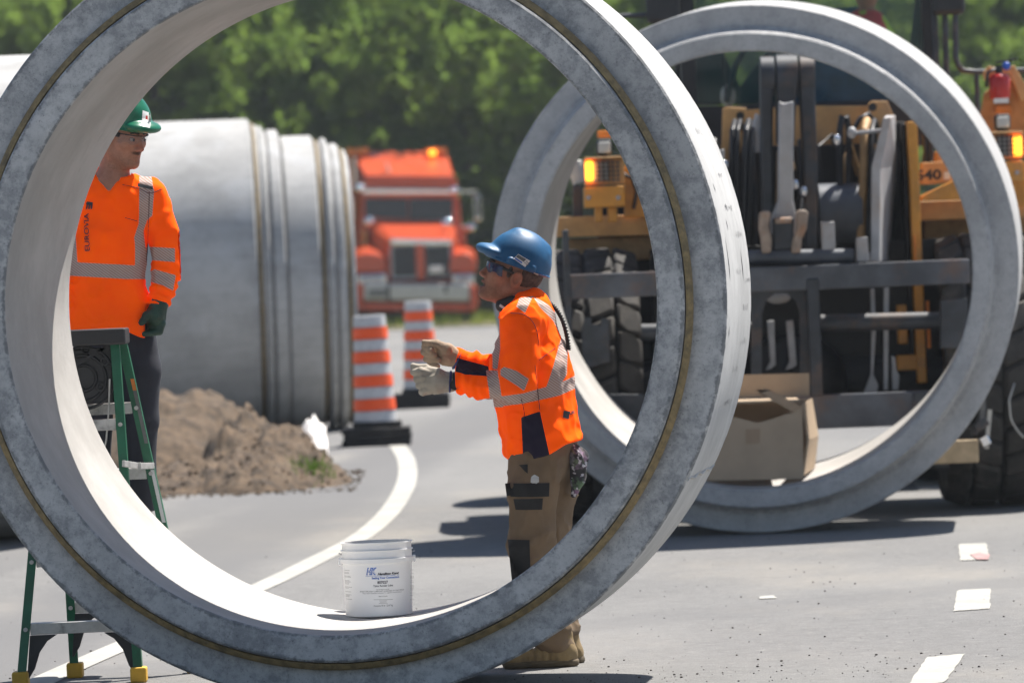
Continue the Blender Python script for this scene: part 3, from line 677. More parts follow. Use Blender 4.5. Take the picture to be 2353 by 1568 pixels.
# ------------------------------------------------------------------ people: signed distance shapes meshed as one continuous surface
LAT = rng.random((32, 32, 32))
def vnoise(p, s):
    q = p * s; i = np.floor(q).astype(int); f = q - i; f = f * f * (3 - 2 * f); i &= 31; j = (i + 1) & 31
    def L(a, b_, c_): return LAT[a[:, 0], b_[:, 1], c_[:, 2]]
    x, y, z_ = f[:, 0], f[:, 1], f[:, 2]
    a = (L(i, i, i) * (1 - x) + L(j, i, i) * x) * (1 - y) + (L(i, j, i) * (1 - x) + L(j, j, i) * x) * y
    c = (L(i, i, j) * (1 - x) + L(j, i, j) * x) * (1 - y) + (L(i, j, j) * (1 - x) + L(j, j, j) * x) * y
    return (a * (1 - z_) + c * z_) - 0.5
def cap(p, a, b_, ra, rb, sq=1.0):
    a = np.array(a, float); b_ = np.array(b_, float); q = p
    if sq != 1.0: q = p.copy(); q[:, 1] = (q[:, 1] - a[1]) / sq + a[1]; b_ = b_.copy(); b_[1] = (b_[1] - a[1]) / sq + a[1]
    d = b_ - a; t = np.clip(((q - a) @ d) / (d @ d + 1e-9), 0, 1)
    return np.linalg.norm(q - a - t[:, None] * d, axis=1) - (ra + (rb - ra) * t)
def elp(p, c, r):
    r = np.array(r, float); q = (p - np.array(c, float)) / r; k0 = np.linalg.norm(q, axis=1); k1 = np.linalg.norm(q / r, axis=1)
    return k0 * (k0 - 1) / np.maximum(k1, 1e-6)
def smin(a, b_, k):
    h = np.clip(0.5 + 0.5 * (b_ - a) / k, 0, 1); return b_ * (1 - h) + a * h - k * h * (1 - h)
def smax(a, b_, k): return -smin(-a, -b_, k)
def axis_(lo, hi, h, fine=None):
    if fine is None: return lo + h * np.arange(int(math.ceil((hi - lo) / h)) + 1)
    o = [lo]
    while o[-1] < hi:
        v = o[-1]; d = max(fine[0] - v, v - fine[1], 0); o.append(v + min(h, fine[2] + d * .25))
    return np.array(o)
def nets(fn, lo, hi, h, fine=None):
    lo = np.array(lo, float); hi = np.array(hi, float)
    G_ = [axis_(lo[i], hi[i], h, None if fine is None else (fine[0][i], fine[1][i], fine[2])) for i in range(3)]; gx, gy, gz = G_; n = np.array([len(g) for g in G_])
    pts = np.stack(np.meshgrid(gx, gy, gz, indexing='ij'), -1).reshape(-1, 3); v = fn(pts).reshape(n)
    s = v < 0; m = n - 1; acc = np.zeros((*m, 3)); cnt = np.zeros(m)
    idx = np.stack(np.meshgrid(*[np.arange(k) for k in m], indexing='ij'), -1).astype(float)
    C = [(i, j, k) for i in (0, 1) for j in (0, 1) for k in (0, 1)]
    def sub(A, c): return A[c[0]:c[0] + m[0], c[1]:c[1] + m[1], c[2]:c[2] + m[2]]
    for a in C:
        for ax in range(3):
            if a[ax] == 0:
                e = list(a); e[ax] = 1; va, vb = sub(v, a), sub(v, e); cr = (va < 0) != (vb < 0)
                t = np.where(cr, va / np.where(cr, va - vb, 1), 0)
                for d in range(3): acc[..., d] += np.where(cr, a[d] + (t if d == ax else 0), 0)
                cnt += cr
    act = cnt > 0; ids = -np.ones(m, int); ids[act] = np.arange(act.sum())
    q_ = idx[act] + acc[act] / cnt[act][:, None]; V = np.stack([np.interp(q_[:, i], np.arange(n[i]), G_[i]) for i in range(3)], 1); F = []
    for ax in range(3):
        b1, b2 = (ax + 1) % 3, (ax + 2) % 3
        sl0 = [slice(1, m[i]) for i in range(3)]; sl0[ax] = slice(0, m[ax]); sl1 = list(sl0); sl1[ax] = slice(1, m[ax] + 1)
        s0 = s[tuple(sl0)]; s1 = s[tuple(sl1)]; cr = s0 != s1; w_ = np.argwhere(cr)
        if len(w_) == 0: continue
        base = w_.copy()
        for i in range(3):
            if i != ax: base[:, i] += 1
        def gid(d1, d2):
            q = base.copy(); q[:, b1] -= d1; q[:, b2] -= d2; return ids[q[:, 0], q[:, 1], q[:, 2]]
        q = np.stack([gid(0, 0), gid(1, 0), gid(1, 1), gid(0, 1)], 1); flip = ~s0[cr]
        q[flip] = q[flip][:, ::-1]; F.append(q)
    F = np.concatenate(F); F = F[(F >= 0).all(1)]; return V, F
def sdf_part(name, mat, parent, fn, lo, hi, h, attrs=None, smooth_it=0, fine=None):
    V, F = nets(fn, lo, hi, h, fine); org = np.array(origin_of(parent))
    me = bpy.data.meshes.new(name); me.from_pydata((V - org).tolist(), [], F.tolist()); me.materials.append(mat)
    if attrs:
        for k, f in attrs.items(): me.attributes.new(k, 'FLOAT', 'POINT').data.foreach_set('value', f(V).astype(np.float32))
    me.shade_smooth(); o = link(name, me, parent)
    if smooth_it:
        md = o.modifiers.new('smooth', 'SMOOTH'); md.factor = .5; md.iterations = smooth_it
    return o
CR, CU, CF = np.array(cright), np.array(cup), np.array(fwd)
def proj(V):
    d = V - np.array(CAM); zf = d @ CF; return np.stack([1176 + FPX * (d @ CR) / zf, 784 - FPX * (d @ CU) / zf], 1)
def crease(p, s): return np.clip(1 - np.abs(vnoise(p, s)) * 6, 0, 1) ** 1.5
def polysd(p, poly):
    poly = np.array(poly, float); n = len(poly); d = np.full(len(p), 1e9); ins = np.zeros(len(p), bool)
    for i in range(n):
        a, c = poly[i], poly[(i + 1) % n]; e = c - a; w_ = p - a; t = np.clip((w_ @ e) / (e @ e), 0, 1); d = np.minimum(d, np.linalg.norm(w_ - t[:, None] * e, axis=1))
        cond = ((a[1] <= p[:, 1]) != (c[1] <= p[:, 1])); xs = a[0] + (p[:, 1] - a[1]) / np.where(e[1] == 0, 1e-9, e[1]) * e[0]; ins ^= cond & (p[:, 0] < xs)
    return np.where(ins, d, -d)
def polyset(polys): return lambda V: np.max([polysd(proj(V), q) for q in polys], axis=0)
def lineset(lines, wd):
    def f(V):
        p = proj(V); d = np.full(len(p), 1e9)
        for L in lines:
            for a, c in zip(L[:-1], L[1:]):
                a = np.array(a, float); c = np.array(c, float); e = c - a; t = np.clip(((p - a) @ e) / (e @ e), 0, 1); d = np.minimum(d, np.linalg.norm(p - a - t[:, None] * e, axis=1))
        return wd - d
    return f
def bounds(pts, pad):
    a = np.array([tuple(p) for p in pts]); return a.min(0) - pad, a.max(0) + pad

def piping(parent, bv, lines, Y0, yy):
    for L in lines:
        pts = catmull([P(x, y, yy) for x, y in L], 8) if len(L) > 2 else [lerp(P(*L[0], yy), P(*L[1], yy), i / 10) for i in range(11)]
        o = []
        for p in pts:
            h = bv.ray_cast(Vector((p.x, Y0, p.z)), Vector((0, 1, 0)))
            if h[0] is not None: o.append(h[0])
        if len(o) > 2: MB().tube(o, .0018, 5).build('seam_piping', M['seam'], parent, smooth=180)
M['seam'] = simple('dark seam thread', (0.07, 0.022, 0.025), .9)
m = NT('orange safety shirt'); sx_ = m.n('ShaderNodeSeparateXYZ'); m.l(m.co.outputs['Object'], sx_.inputs[0]); ph_ = m.math('SINE', m.math('MULTIPLY', m.math('ADD', sx_.outputs[0], m.math('MULTIPLY', sx_.outputs[2], 1.3)), 420.0))
c = m.mix(m.ramp(m.noise(6, 4), .3, .7), (1.35, 0.115, 0.0), (1.65, 0.155, 0.0))
tape = m.mix(m.ramp(ph_, -.7, .7), (0.34, 0.22, 0.18), (0.50, 0.42, 0.39))
c = m.mix(m.ramp(m.attr('navy'), -.4, .4), c, (0.022, 0.018, 0.035)); c = m.mix(m.math('MULTIPLY', m.ramp(m.attr('seam'), -.5, .3), .75), c, (0.10, 0.03, 0.03)); c = m.mix(m.ramp(m.attr('refl'), -.4, .4), c, tape)
m.bump(m.noise(420, 2), .12, .001)
M['shirt'] = m.set(Base_Color=c, Roughness=0.9, Specular_IOR_Level=0.08)
def skinmat(name, a, b_):
    m = NT(name); n1 = m.noise(30, 5); c = m.mix(m.ramp(n1, .3, .7), a, b_); c = m.mix(m.ramp(m.attr('red'), 0, 1), c, (a[0] * 1.1, a[1] * .7, a[2] * .7)); c = m.mix(m.math('MULTIPLY', m.ramp(m.math('ADD', m.attr('beard_mouth'), m.math('MULTIPLY', m.noise(150, 3, .8), .5)), .35, .9), .8), c, (0.06, 0.035, 0.022))
    m.b.inputs['Subsurface Weight'].default_value = .08; m.b.inputs['Subsurface Radius'].default_value = (.01, .004, .002); m.bump(m.noise(120, 5, .75), .55, .003)
    return m.set(Base_Color=c, Roughness=0.6, Specular_IOR_Level=0.25)
M['skin_old'] = skinmat('tanned skin', (0.28, 0.125, 0.078), (0.38, 0.175, 0.112)); M['skin'] = skinmat('fair skin', (0.33, 0.155, 0.10), (0.42, 0.205, 0.135))
M['trouser'] = simple('khaki work trousers', (0.155, 0.105, 0.062), 0.9, var=0.18, scale=5, bump=.25)
M['patch'] = simple('black trouser patch', (0.012, 0.012, 0.013), 0.85, var=.3)
M['navy'] = simple('navy trousers', (0.022, 0.024, 0.034), 0.85, var=0.25, scale=5)
M['glove'] = simple('worn pale leather glove', (0.36, 0.32, 0.26), 0.8, var=0.16, scale=14, bump=.4, dirt=(0.22, 0.16, 0.11), dirt_amt=0.55)
M['glovetan'] = simple('brown dirty leather glove', (0.34, 0.25, 0.17), 0.8, var=0.2, scale=14, bump=.4, dirt=(0.11, 0.075, 0.05), dirt_amt=0.7)
M['ggreen'] = simple('dark green rubber glove', (0.012, 0.045, 0.028), 0.4, var=0.3, scale=20)
M['cuff'] = simple('navy cuff binding', (0.03, 0.045, 0.17), 0.7)
M['bluehat'] = simple('scuffed blue hard hat', (0.004, 0.085, 0.21), 0.5, var=0.12, scale=10, dirt=(0.06, 0.19, 0.34), dirt_amt=0.35)
M['greenhat'] = simple('green hard hat', (0.006, 0.13, 0.065), 0.28, var=0.08)
M['boot'] = simple('tan suede boot', (0.22, 0.155, 0.075), 0.9, var=0.25, scale=12, bump=.4)
M['sole'] = simple('boot sole', (0.10, 0.075, 0.045), 0.9)
M['hair'] = simple('grey brown hair', (0.07, 0.05, 0.04), 0.8, var=0.5, scale=60, bump=.6)
M['rag'] = simple('patterned rag', (0.16, 0.15, 0.16), 0.9, var=0.5, scale=16, dirt=(0.02, 0.02, 0.025), dirt_amt=.9)

def head_fn(c, f, up, k, neck, mouth_open=0.0):
    c = np.array(c, float); f = np.array(f, float); f /= np.linalg.norm(f); up = np.array(up, float); up -= f * (up @ f); up /= np.linalg.norm(up); lf = np.cross(up, f)
    Rm = np.stack([f, lf, up])
    def fn(p):
        q = ((p - c) @ Rm.T) / k; qs = q.copy(); qs[:, 1] = np.abs(qs[:, 1])
        d = elp(q, (-.012, 0, .035), (.098, .077, .092))
        d = smin(d, elp(q, (.034, 0, -.03), (.058, .060, .085)), .03)
        d = smin(d, cap(qs, (-.012, .052, -.055), (.062, .018, -.098), .022, .020), .03)
        d = smin(d, elp(q, (.076, 0, -.099), (.018, .022, .018)), .018)
        d = smin(d, elp(qs, (.052, .044, -.02), (.026, .022, .022)), .02)
        d = smin(d, cap(qs, (.080, 0, .024), (.070, .040, .024), .011, .010), .014)
        d = smax(d, -elp(qs, (.098, .031, .002), (.020, .018, .012)), .010)
        d = smin(d, cap(q, (.083, 0, .010), (.107, 0, -.030), .008, .0115), .010)
        d = smin(d, elp(qs, (.096, .012, -.036), (.011, .008, .008)), .007)
        d = smin(d, cap(qs, (.0935, 0, -.056), (.083, .020, -.062), .0068, .004), .005)
        d = smin(d, cap(qs, (.0905, 0, -.073 - mouth_open), (.081, .017, -.072 - mouth_open * .6), .0078, .005), .005)
        if mouth_open: d = smax(d, -cap(qs, (.097, 0, -.0655 - mouth_open * .5), (.086, .016, -.066 - mouth_open * .4), .0045, .002), .004)
        e = elp(qs, (-.014, .083, -.010), (.022, .011, .034)); e = smax(e, -elp(qs, (-.011, .094, -.006), (.013, .010, .022)), .003); e = smin(e, elp(qs, (.002, .082, -.012), (.005, .006, .008)), .004)
        d = smin(d, e, .006)
        d = d * k
        for a, b_, ra, rb in neck: d = smin(d, cap(p, a, b_, ra, rb), .03)
        return d
    def loc(x, y, z_): return Vector(c + k * (f * x + lf * y + up * z_))
    return fn, loc, Rm, c
def helmet_fn(c, Rm, k, ridge=True):
    def fn(p):
        q = ((p - c) @ Rm.T) / k
        d = elp(q, (-.009, 0, .050), (.122, .102, .125))
        qs = q.copy(); qs[:, 1] = np.abs(qs[:, 1])
        d = smin(d, cap(qs, (-.085, .0, .128), (.030, .0, .150), .018, .016), .03) if ridge else d
        if ridge: d = smin(d, cap(qs, (-.09, .030, .112), (.02, .034, .142), .012, .012), .016)
        d = smax(d, -(q[:, 2] - .034), .004)
        br = smax(elp(q, (.100, 0, .058), (.060, .084, .026)), -elp(q, (.082, 0, .020), (.066, .078, .038)), .004)
        d = smin(d, br, .010)
        rim = elp(q, (-.009, 0, .040), (.134, .112, .007)); d = smin(d, rim, .004)
        for s_ in ((.03, .100, .052), (-.05, .096, .052)): d = smin(d, elp(qs, s_, (.018, .008, .012)), .004)
        return d * k
    return fn
M['eyewhite'] = simple('eye white', (0.30, 0.25, 0.23), .4)
def glasses(parent, loc, mat, tmat, k, ta=1.0):
    b = MB(); n = 20; vs = []
    for j in range(5):
        for i in range(n + 1):
            a = math.radians(-68 + 136 * i / n); zz = .020 - .038 * j / 4; cut = 1 - .45 * max(0, .25 - abs(i / n - .5)) * 4 * (j / 4) ** 2 * (1 if abs(i / n - .5) < .12 else 0)
            vs.append(loc(.012 + .092 * math.cos(a) - .02 * (j / 4) ** 2 * .4, .082 * math.sin(a), zz * cut))
    b.add(vs, [(j * (n + 1) + i, j * (n + 1) + i + 1, (j + 1) * (n + 1) + i + 1, (j + 1) * (n + 1) + i) for j in range(4) for i in range(n)])
    b.build('safety_lens', mat, parent, smooth=180)
    b = MB(); b.tube([loc(.012 + .0925 * math.cos(a), .0825 * math.sin(a), .0205) for a in [math.radians(-68 + 136 * i / n) for i in range(n + 1)]], .0022, 6); b.build('lens_rim', tmat, parent, smooth=180)
    for s_ in (-1, 1):
        b = MB(); b.ell(loc(.0765, .031 * s_, .002), (.0125, .0125, .0095), 12, 8); ey = b.build('eye', M['eyewhite'], parent, smooth=180)
        b = MB(); b.ell(loc(.0858, (.031 if s_ > 0 else .031) * s_ + .002, .0015), (.0062, .0062, .0062), 10, 8); b.build('iris', M['ink'], ey, smooth=180)
        b = MB(); b.tube([loc(.094, .012 * s_, .026), loc(.090, .030 * s_, .031), loc(.078, .047 * s_, .026)], [.004, .005, .003], 6); b.build('eyebrow', M['hair'], parent, smooth=180)
        b = MB(); b.tube([loc(.048, .078 * s_, .014), loc(.02, .081 * s_, .012), loc(-.02, .083 * s_, .006)], [.006 * k * ta, .0055 * k * ta, .003 * k * ta], 8); b.build('temple_arm', tmat, parent, smooth=60)

# ---------------- worker in the blue helmet
YW = 22.95
def W(px, py, dy=0.0): return P(px, py, YW + dy)
pw = thing('person', 'worker in blue hard hat and orange shirt, seen from the side, gloved fists raised', 'person', (W(1240, 1528).x, YW, 0))
hc = W(1175, 632, -.01); hf = (-.92, -.10, .375); hu = (.375, 0, .927)
neck = [(W(1192, 650), W(1188, 705), .060, .064), (W(1148, 676), W(1170, 705), .022, .04)]
hfn, loc, Rm, hcn = head_fn(hc, hf, hu, 1.08, neck, .009)
limbs = [(W(1210, 720), W(1240, 1000), .10, .12), (W(1235, 1040, -.06), W(1220, 1255, -.08), .08, .06), (W(1220, 1255, -.08), W(1272, 1490, -.07), .06, .04), (W(1262, 1040, .08), W(1262, 1245, .1), .08, .055), (W(1262, 1245, .1), W(1285, 1480, .1), .055, .04),
         (W(1200, 735, -.17), W(1190, 885, -.2), .05, .042), (W(1190, 885, -.2), W(1040, 876, -.13), .042, .03), (W(1200, 735, .17), W(1180, 860, .2), .05, .042), (W(1180, 860, .2), W(1050, 826, .1), .042, .03)]
def body_fn(p):
    d = hfn(p)
    for a, b_, ra, rb in limbs: d = smin(d, cap(p, a, b_, ra, rb), .03)
    return d
allp = [a for l in limbs for a in l[:2]] + [hc]
lo, hi = bounds(allp, .16)
# the body: fine grid at the head, coarse below, one continuous surface
lo2 = lo.copy()
def at_red(V): return np.zeros(len(V))
hp = lambda x, y, z_: np.array(loc(x, y, z_))
def redf(V): return .45 * np.exp(-(np.linalg.norm(V - hp(.105, 0, -.03), axis=1) / .03) ** 2) + .7 * np.exp(-(np.linalg.norm(V - hp(-.01, -.08, -.01), axis=1) / .03) ** 2)
def stub_mouth(V):  # stubble, plus a dark slit painted for shade in the mouth gap
    q = ((V - hcn) @ Rm.T); return np.maximum(.28 * np.clip((-.045 - q[:, 2]) / .03, 0, 1) * np.clip((q[:, 0]) / .04, 0, 1), 1.3 * np.exp(-((q[:, 2] + .073) / .006) ** 2) * (q[:, 0] > .078) * (np.abs(q[:, 1]) < .026))
sdf_part('body', M['skin_old'], pw, body_fn, lo, hi, .022, dict(red=redf, beard_mouth=stub_mouth), fine=(np.array(hc) - .15, np.array(hc) + .12, .0034))
def hair_fn(p):
    q = ((p - hcn) @ Rm.T) / 1.08; d = elp(q, (-.014, 0, .030), (.101, .0815, .094)); d = smax(d, q[:, 2] - .05, .004); d = smax(d, q[:, 0] + .006 - .9 * (q[:, 2] + .01), .004); d = smin(smax(d, q[:, 0] + .026, .004), elp(np.stack([q[:, 0], np.abs(q[:, 1]), q[:, 2]], 1), (.018, .074, .008), (.010, .006, .024)), .003); d = smax(d, -.055 - q[:, 2] - .1 * (q[:, 0] + .05), .006); return d * 1.08
sdf_part('hair', M['hair'], pw, hair_fn, np.array(hc) - .15, np.array(hc) + .15, .005)
hel = helmet_fn(hcn, Rm, 1.10)
helm = sdf_part('hard_hat', M['bluehat'], pw, hel, np.array(hc) - .24, np.array(hc) + .27, .0048, smooth_it=2)
glasses(pw, loc, M['darklens'], M['black'], 1)
bv = bvh_of([helm]); b = MB()
def hq(x, y): return P(1073.8 + x * .1371, 498 + y * .1371, YW - .12)
lay_quad(b, bv, [hq(770, 700), hq(965, 842), hq(1052, 738), hq(850, 622)], YW - .4, .0012); lay_quad(b, bv, [hq(812, 668), hq(940, 755), hq(985, 712), hq(850, 632)], YW - .4, .0018, mi=1); lay_quad(b, bv, [hq(785, 700), hq(905, 782), hq(922, 762), hq(805, 682)], YW - .4, .0019, mi=2)
lay_text(b, bv, '20', hq(990, 775), .020, YW - .4, rot=-.95, lift=.0022, mi=1); lay_quad(b, bv, [hq(1105, 955), hq(1185, 985), hq(1190, 960), hq(1115, 935)], YW - .4, .0018, mi=3)
b.build('helmet_sticker', [M['sticker'], M['greyprint'], M['blueink'], M['lightgrey']], pw, fixn=False)

SHB = [('c', W(1244, 1010), W(1218, 850), .152, .150, 1.22), ('c', W(1218, 850), W(1212, 745), .150, .108, 1.4), ('c', W(1205, 715), W(1215, 700), .078, .068, 1.3), ('c', W(1208, 728, -.14), W(1208, 728, .16), .082, .082, 1.0)]
ARM_N = [(W(1196, 742, -.195), W(1190, 884, -.235), .080, .066), (W(1190, 884, -.235), W(1110, 884, -.18), .064, .052), (W(1110, 884, -.18), W(1050, 875, -.135), .052, .043)]
ARM_F = [(W(1200, 740, .19), W(1180, 862, .20), .080, .064), (W(1180, 862, .20), W(1056, 828, .11), .060, .042)]
pA = np.array(ARM_N[1][0]); pB = np.array(ARM_N[2][1])
def shirt_fn(p):
    d = None
    for _, a, b_, ra, rb, sq in SHB:
        e = cap(p, a, b_, ra, rb, sq); d = e if d is None else smin(d, e, .05)
    arms = None
    for a, b_, ra, rb in ARM_N + ARM_F:
        e = cap(p, a, b_, ra, rb); arms = e if arms is None else smin(arms, e, .02)
    # sleeve folds along the forearm
    t = ((p - pA) @ (pB - pA)) / ((pB - pA) @ (pB - pA)); arms = arms + .0065 * np.sin(t * 34 + 3 * vnoise(p, 9) * 3) * np.clip(t, 0, 1) * (t < 1.2)
    q = proj(p); kk_ = np.clip(.022 - (q[:, 1] - 760) * .0002, .004, .022); d = smin(d, arms, kk_)
    fold = vnoise(p * np.array([1, 1, .55]), 11); d = d + .024 * np.abs(fold) - .006 + .007 * vnoise(p, 28) - .008 * crease(p * np.array([1, 1, .6]), 8) - .005 * crease(p * np.array([.7, 1, 1.2]), 15)
    low = np.clip((q[:, 1] - 940) / 90, 0, 1); ph = (q[:, 1] + .45 * (q[:, 0] - 1240)) * .105; d = d + .006 * low * np.sin(ph + 5 * vnoise(p, 7)) 
    k = YW / FPX; hem = (q[:, 1] - np.interp(q[:, 0], [1150, 1167, 1210, 1262, 1300, 1345], [1060, 1066, 1062, 1044, 1020, 1008])) * k
    torso = smax(d, hem, .008)
    d = torso
    cf = smax(-( (p - np.array(W(1045, 876, -.135))) @ np.array((1, 0, 0))), -1e3, 1e-3)
    d = smax(d, -( (p[:, 0] - W(1046, 876, -.13).x)), .004)
    nk = cap(p, W(1190, 640), W(1188, 712), .066, .070); d = smax(d, -nk, .006)
    return d
lo, hi = bounds([W(1030, 640, -.3), W(1350, 1080, .32)], .02)
refl_b = [[(1100, 938), (1132, 935), (1201, 927), (1286, 908), (1330, 888), (1330, 858), (1286, 879), (1201, 903), (1150, 910), (1100, 918)], [(1289, 775), (1306, 772), (1302, 860), (1288, 882), (1254, 890), (1268, 850)],
          [(1186, 704), (1193, 684), (1224, 680), (1206, 719)], [(1224, 680), (1258, 698), (1292, 738), (1310, 775), (1290, 776), (1270, 736), (1240, 706)], [(1130, 738), (1147, 730), (1149, 800), (1143, 848), (1131, 846)],
          [(1149, 848), (1158, 842), (1186, 851), (1215, 870), (1204, 898), (1188, 886), (1149, 862)], [(1116, 850), (1143, 850), (1156, 935), (1128, 935)]]
navy_b = [[(1197, 958), (1240, 944), (1264, 1052), (1202, 1070)], [(1049, 821), (1122, 841), (1124, 864), (1070, 860), (1046, 853)]]
seam_b = [[(1172, 717), (1205, 721), (1228, 746), (1237, 790)], [(1299, 781), (1237, 824)], [(1228, 835), (1240, 946)], [(1197, 912), (1204, 945), (1200, 960)]]
sh_b = sdf_part('safety_shirt', M['shirt'], pw, shirt_fn, lo, hi, .0062, dict(refl=polyset(refl_b), navy=polyset(navy_b), seam=lambda V: np.full(len(V), -9.0)), smooth_it=4)
bv = bvh_of([sh_b]); piping(pw, bv, seam_b, YW - .5, YW); b = MB(); lay_text(b, bv, 'EUR', P(1312, 948, YW - .1), .017, YW - .5, rot=.12, lift=.002, bold=.0008); lay_quad(b, bv, [P(1292, 956, YW), P(1306, 960, YW), P(1308, 942, YW), P(1294, 940, YW)], YW - .5, .002); b.build('chest_print', M['ink'], pw, fixn=False)

LEGS = [(W(1236, 1030, -.05), W(1222, 1130, -.075), .112, .094, 1.0), (W(1222, 1130, -.075), W(1220, 1255, -.08), .092, .082, 1.0), (W(1220, 1255, -.08), W(1275, 1478, -.07), .082, .068, 1.0),
        (W(1262, 1030, .07), W(1268, 1130, .09), .105, .086, 1.0), (W(1268, 1130, .09), W(1262, 1245, .1), .084, .074, 1.0), (W(1262, 1245, .1), W(1290, 1470, .1), .074, .064, 1.0), (W(1246, 1000), W(1246, 1050), .132, .120, 1.12)]
def tr_fn(p):
    d = None
    for a, b_, ra, rb, sq in LEGS:
        e = cap(p, a, b_, ra, rb, sq); d = e if d is None else smin(d, e, .018)
    d = d + .026 * np.abs(vnoise(p * np.array([1, 1, .5]), 10)) - .006 + .008 * vnoise(p, 22) - .012 * crease(p * np.array([1, 1, .55]), 9) - .007 * crease(p, 17)
    q = proj(p); low = np.clip((q[:, 1] - 1380) / 80, 0, 1); d = d + .006 * low * np.sin(q[:, 1] * .16 + 4 * vnoise(p, 6))
    return smax(d, .052 - p[:, 2], .006)
lo, hi = bounds([W(1150, 985, -.22), W(1340, 1510, .24)], .03); lo[2] = .03
trs = sdf_part('work_trousers', M['trouser'], pw, tr_fn, lo, hi, .008, smooth_it=1)
bv = bvh_of([trs])
for nm, q in (('black_pocket', [(1160, 1108), (1262, 1107), (1261, 1138), (1164, 1139)]), ('black_pocket', [(1179, 1144), (1247, 1142), (1245, 1168), (1184, 1169)]), ('knee_patch', [(1166, 1237), (1216, 1237), (1219, 1330), (1176, 1335)]), ('belt_tab', [(1192, 1066), (1212, 1064), (1212, 1085), (1205, 1080)])):
    b = MB(); lay_quad(b, bv, [P(x, y, YW - .1) for x, y in q], YW - .6, .004, n=10); b.build(nm, M['patch'], pw, fixn=False, smooth=180)
b = MB(); b.lathe([(0, 0), (.018, .001), (.020, .008), (0, .010)], P(1228, 1101, YW - .165), (0, -1, .1), 6); nutp = b.build('hex_nut', M['alu'], pw)
for (dx, dy, nm) in ((0, -.075, 0), (14, .10, 1)):
    def boot_fn(p, dx=dx, dy=dy):
        d = cap(p, W(1300 + dx, 1500, dy), W(1195 + dx, 1512, dy - .02), .048, .036, 1.0); d = smin(d, cap(p, W(1287 + dx, 1455, dy), W(1290 + dx, 1505, dy), .052, .05), .03); d = smin(d, elp(p, W(1178 + dx, 1513, dy - .02), (.05, .045, .036)), .03)
        q = proj(p); d = d + .004 * np.sin(q[:, 0] * .35) * (q[:, 0] > 1215) * (q[:, 0] < 1270) + .008 * np.abs(vnoise(p, 26)); return smax(d, .018 - p[:, 2], .004)
    lo, hi = bounds([W(1130 + dx, 1440, dy - .08), W(1335 + dx, 1528, dy + .07)], .03); lo[2] = 0
    sdf_part('boot', M['boot'], pw, boot_fn, lo, hi, .006)
    def sole_fn(p, dx=dx, dy=dy):
        d = cap(p, W(1302 + dx, 1517, dy), W(1180 + dx, 1519, dy - .02), .050, .048); d = smax(d, p[:, 2] - .030, .003); return smax(d, .001 - p[:, 2], .003)
    sdf_part('boot_sole', M['sole'], pw, sole_fn, lo, hi, .006)
def glove(parent, mat, prims, lo, hi, h=.0029, fold=.005, k=.007):
    def fn(p):
        d = None
        for pr in prims:
            e = cap(p, *pr[:4]); d = e if d is None else smin(d, e, pr[4] if len(pr) > 4 else k)
        return d + fold * np.abs(vnoise(p, 34)) - fold * .25 - .0035 * crease(p * np.array([1, 1, .6]), 26)
    return sdf_part('work_glove', mat, parent, fn, lo, hi, h)
pr = [(W(1036, 876, -.135), W(1000, 876, -.135), .038, .045), (W(1000, 876, -.135), W(984, 878, -.13), .045, .040, .02)]
for i in range(4):
    t = i / 3; kx, ky = 967 + 12 * t, 853 + 40 * t; K = W(kx, ky, -.162 + .004 * i); Q = W(kx - 15 + 5 * t, ky + 2 + 5 * t, -.135); E = W(kx - 4, ky + 5 + 2 * t, -.095); T = W(kx + 14, ky + 4, -.095)
    for a, b_, ra, rb in ((W(1000, 876 + (i - 1.5) * 9, -.15), K, .019, .0155), (K, Q, .0155, .0135), (Q, E, .0135, .013), (E, T, .013, .012)): pr.append((a, b_, ra, rb, .0025))
pr += [(W(1005, 858, -.15), W(978, 846, -.13), .022, .0155, .015), (W(978, 846, -.13), W(951, 841, -.125), .0155, .0125, .008)]
lo, hi = bounds([W(935, 825, -.2), W(1045, 920, -.06)], .02)
glove(pw, M['glove'], pr, lo, hi)
b = MB(); b.lathe([(.040, -.004), (.046, 0), (.040, .006)], W(1034, 876, -.135), (W(1034, 876, -.135) - W(1000, 874, -.135)), 24); b.build('glove_cuff', M['cuff'], pw, smooth=60)
b = MB(); b.tube([W(1036, 876, -.135), W(1052, 875, -.135)], [.037, .040], 20); b.lathe([(0, 0), (.018, .002), (.02, -.006)], W(1044, 884, -.182), (0, 1, 0), 16); b.build('watch_strap', M['black'], pw, smooth=50)
pr = [(W(1052, 826, .105), W(1022, 812, .10), .035, .040), (W(1022, 812, .10), W(1004, 808, .11), .040, .026, .02)]
for (K, Q, T, r_) in (((986, 792), (976, 796), (990, 806), .0145), ((988, 803), (974, 808), (997, 816), .0145), ((992, 816), (981, 824), (1006, 827), .0135), ((998, 828), (988, 837), (1005, 841), .0125)):
    K = W(*K, .125); Q = W(*Q, .085); T = W(*T, .052)
    for a, b_, ra, rb in ((W(1014, 810, .12), K, .020, r_), (K, Q, r_, r_ * .95), (Q, T, r_ * .95, r_ * .88)): pr.append((a, b_, ra, rb, .0022))
pr += [(W(1026, 800, .06), W(1004, 790, .062), .022, .015, .012), (W(1004, 790, .062), W(976, 787, .066), .0145, .0115, .004)]
lo, hi = bounds([W(955, 770, .0), W(1062, 860, .17)], .02)
glove(pw, M['glovetan'], pr, lo, hi)
b = MB(); b.lathe([(.039, -.004), (.044, 0), (.039, .006)], W(1050, 826, .105), (W(1050, 826, .105) - W(1022, 812, .10)), 24); b.build('glove_cuff', M['cuff'], pw, smooth=60)
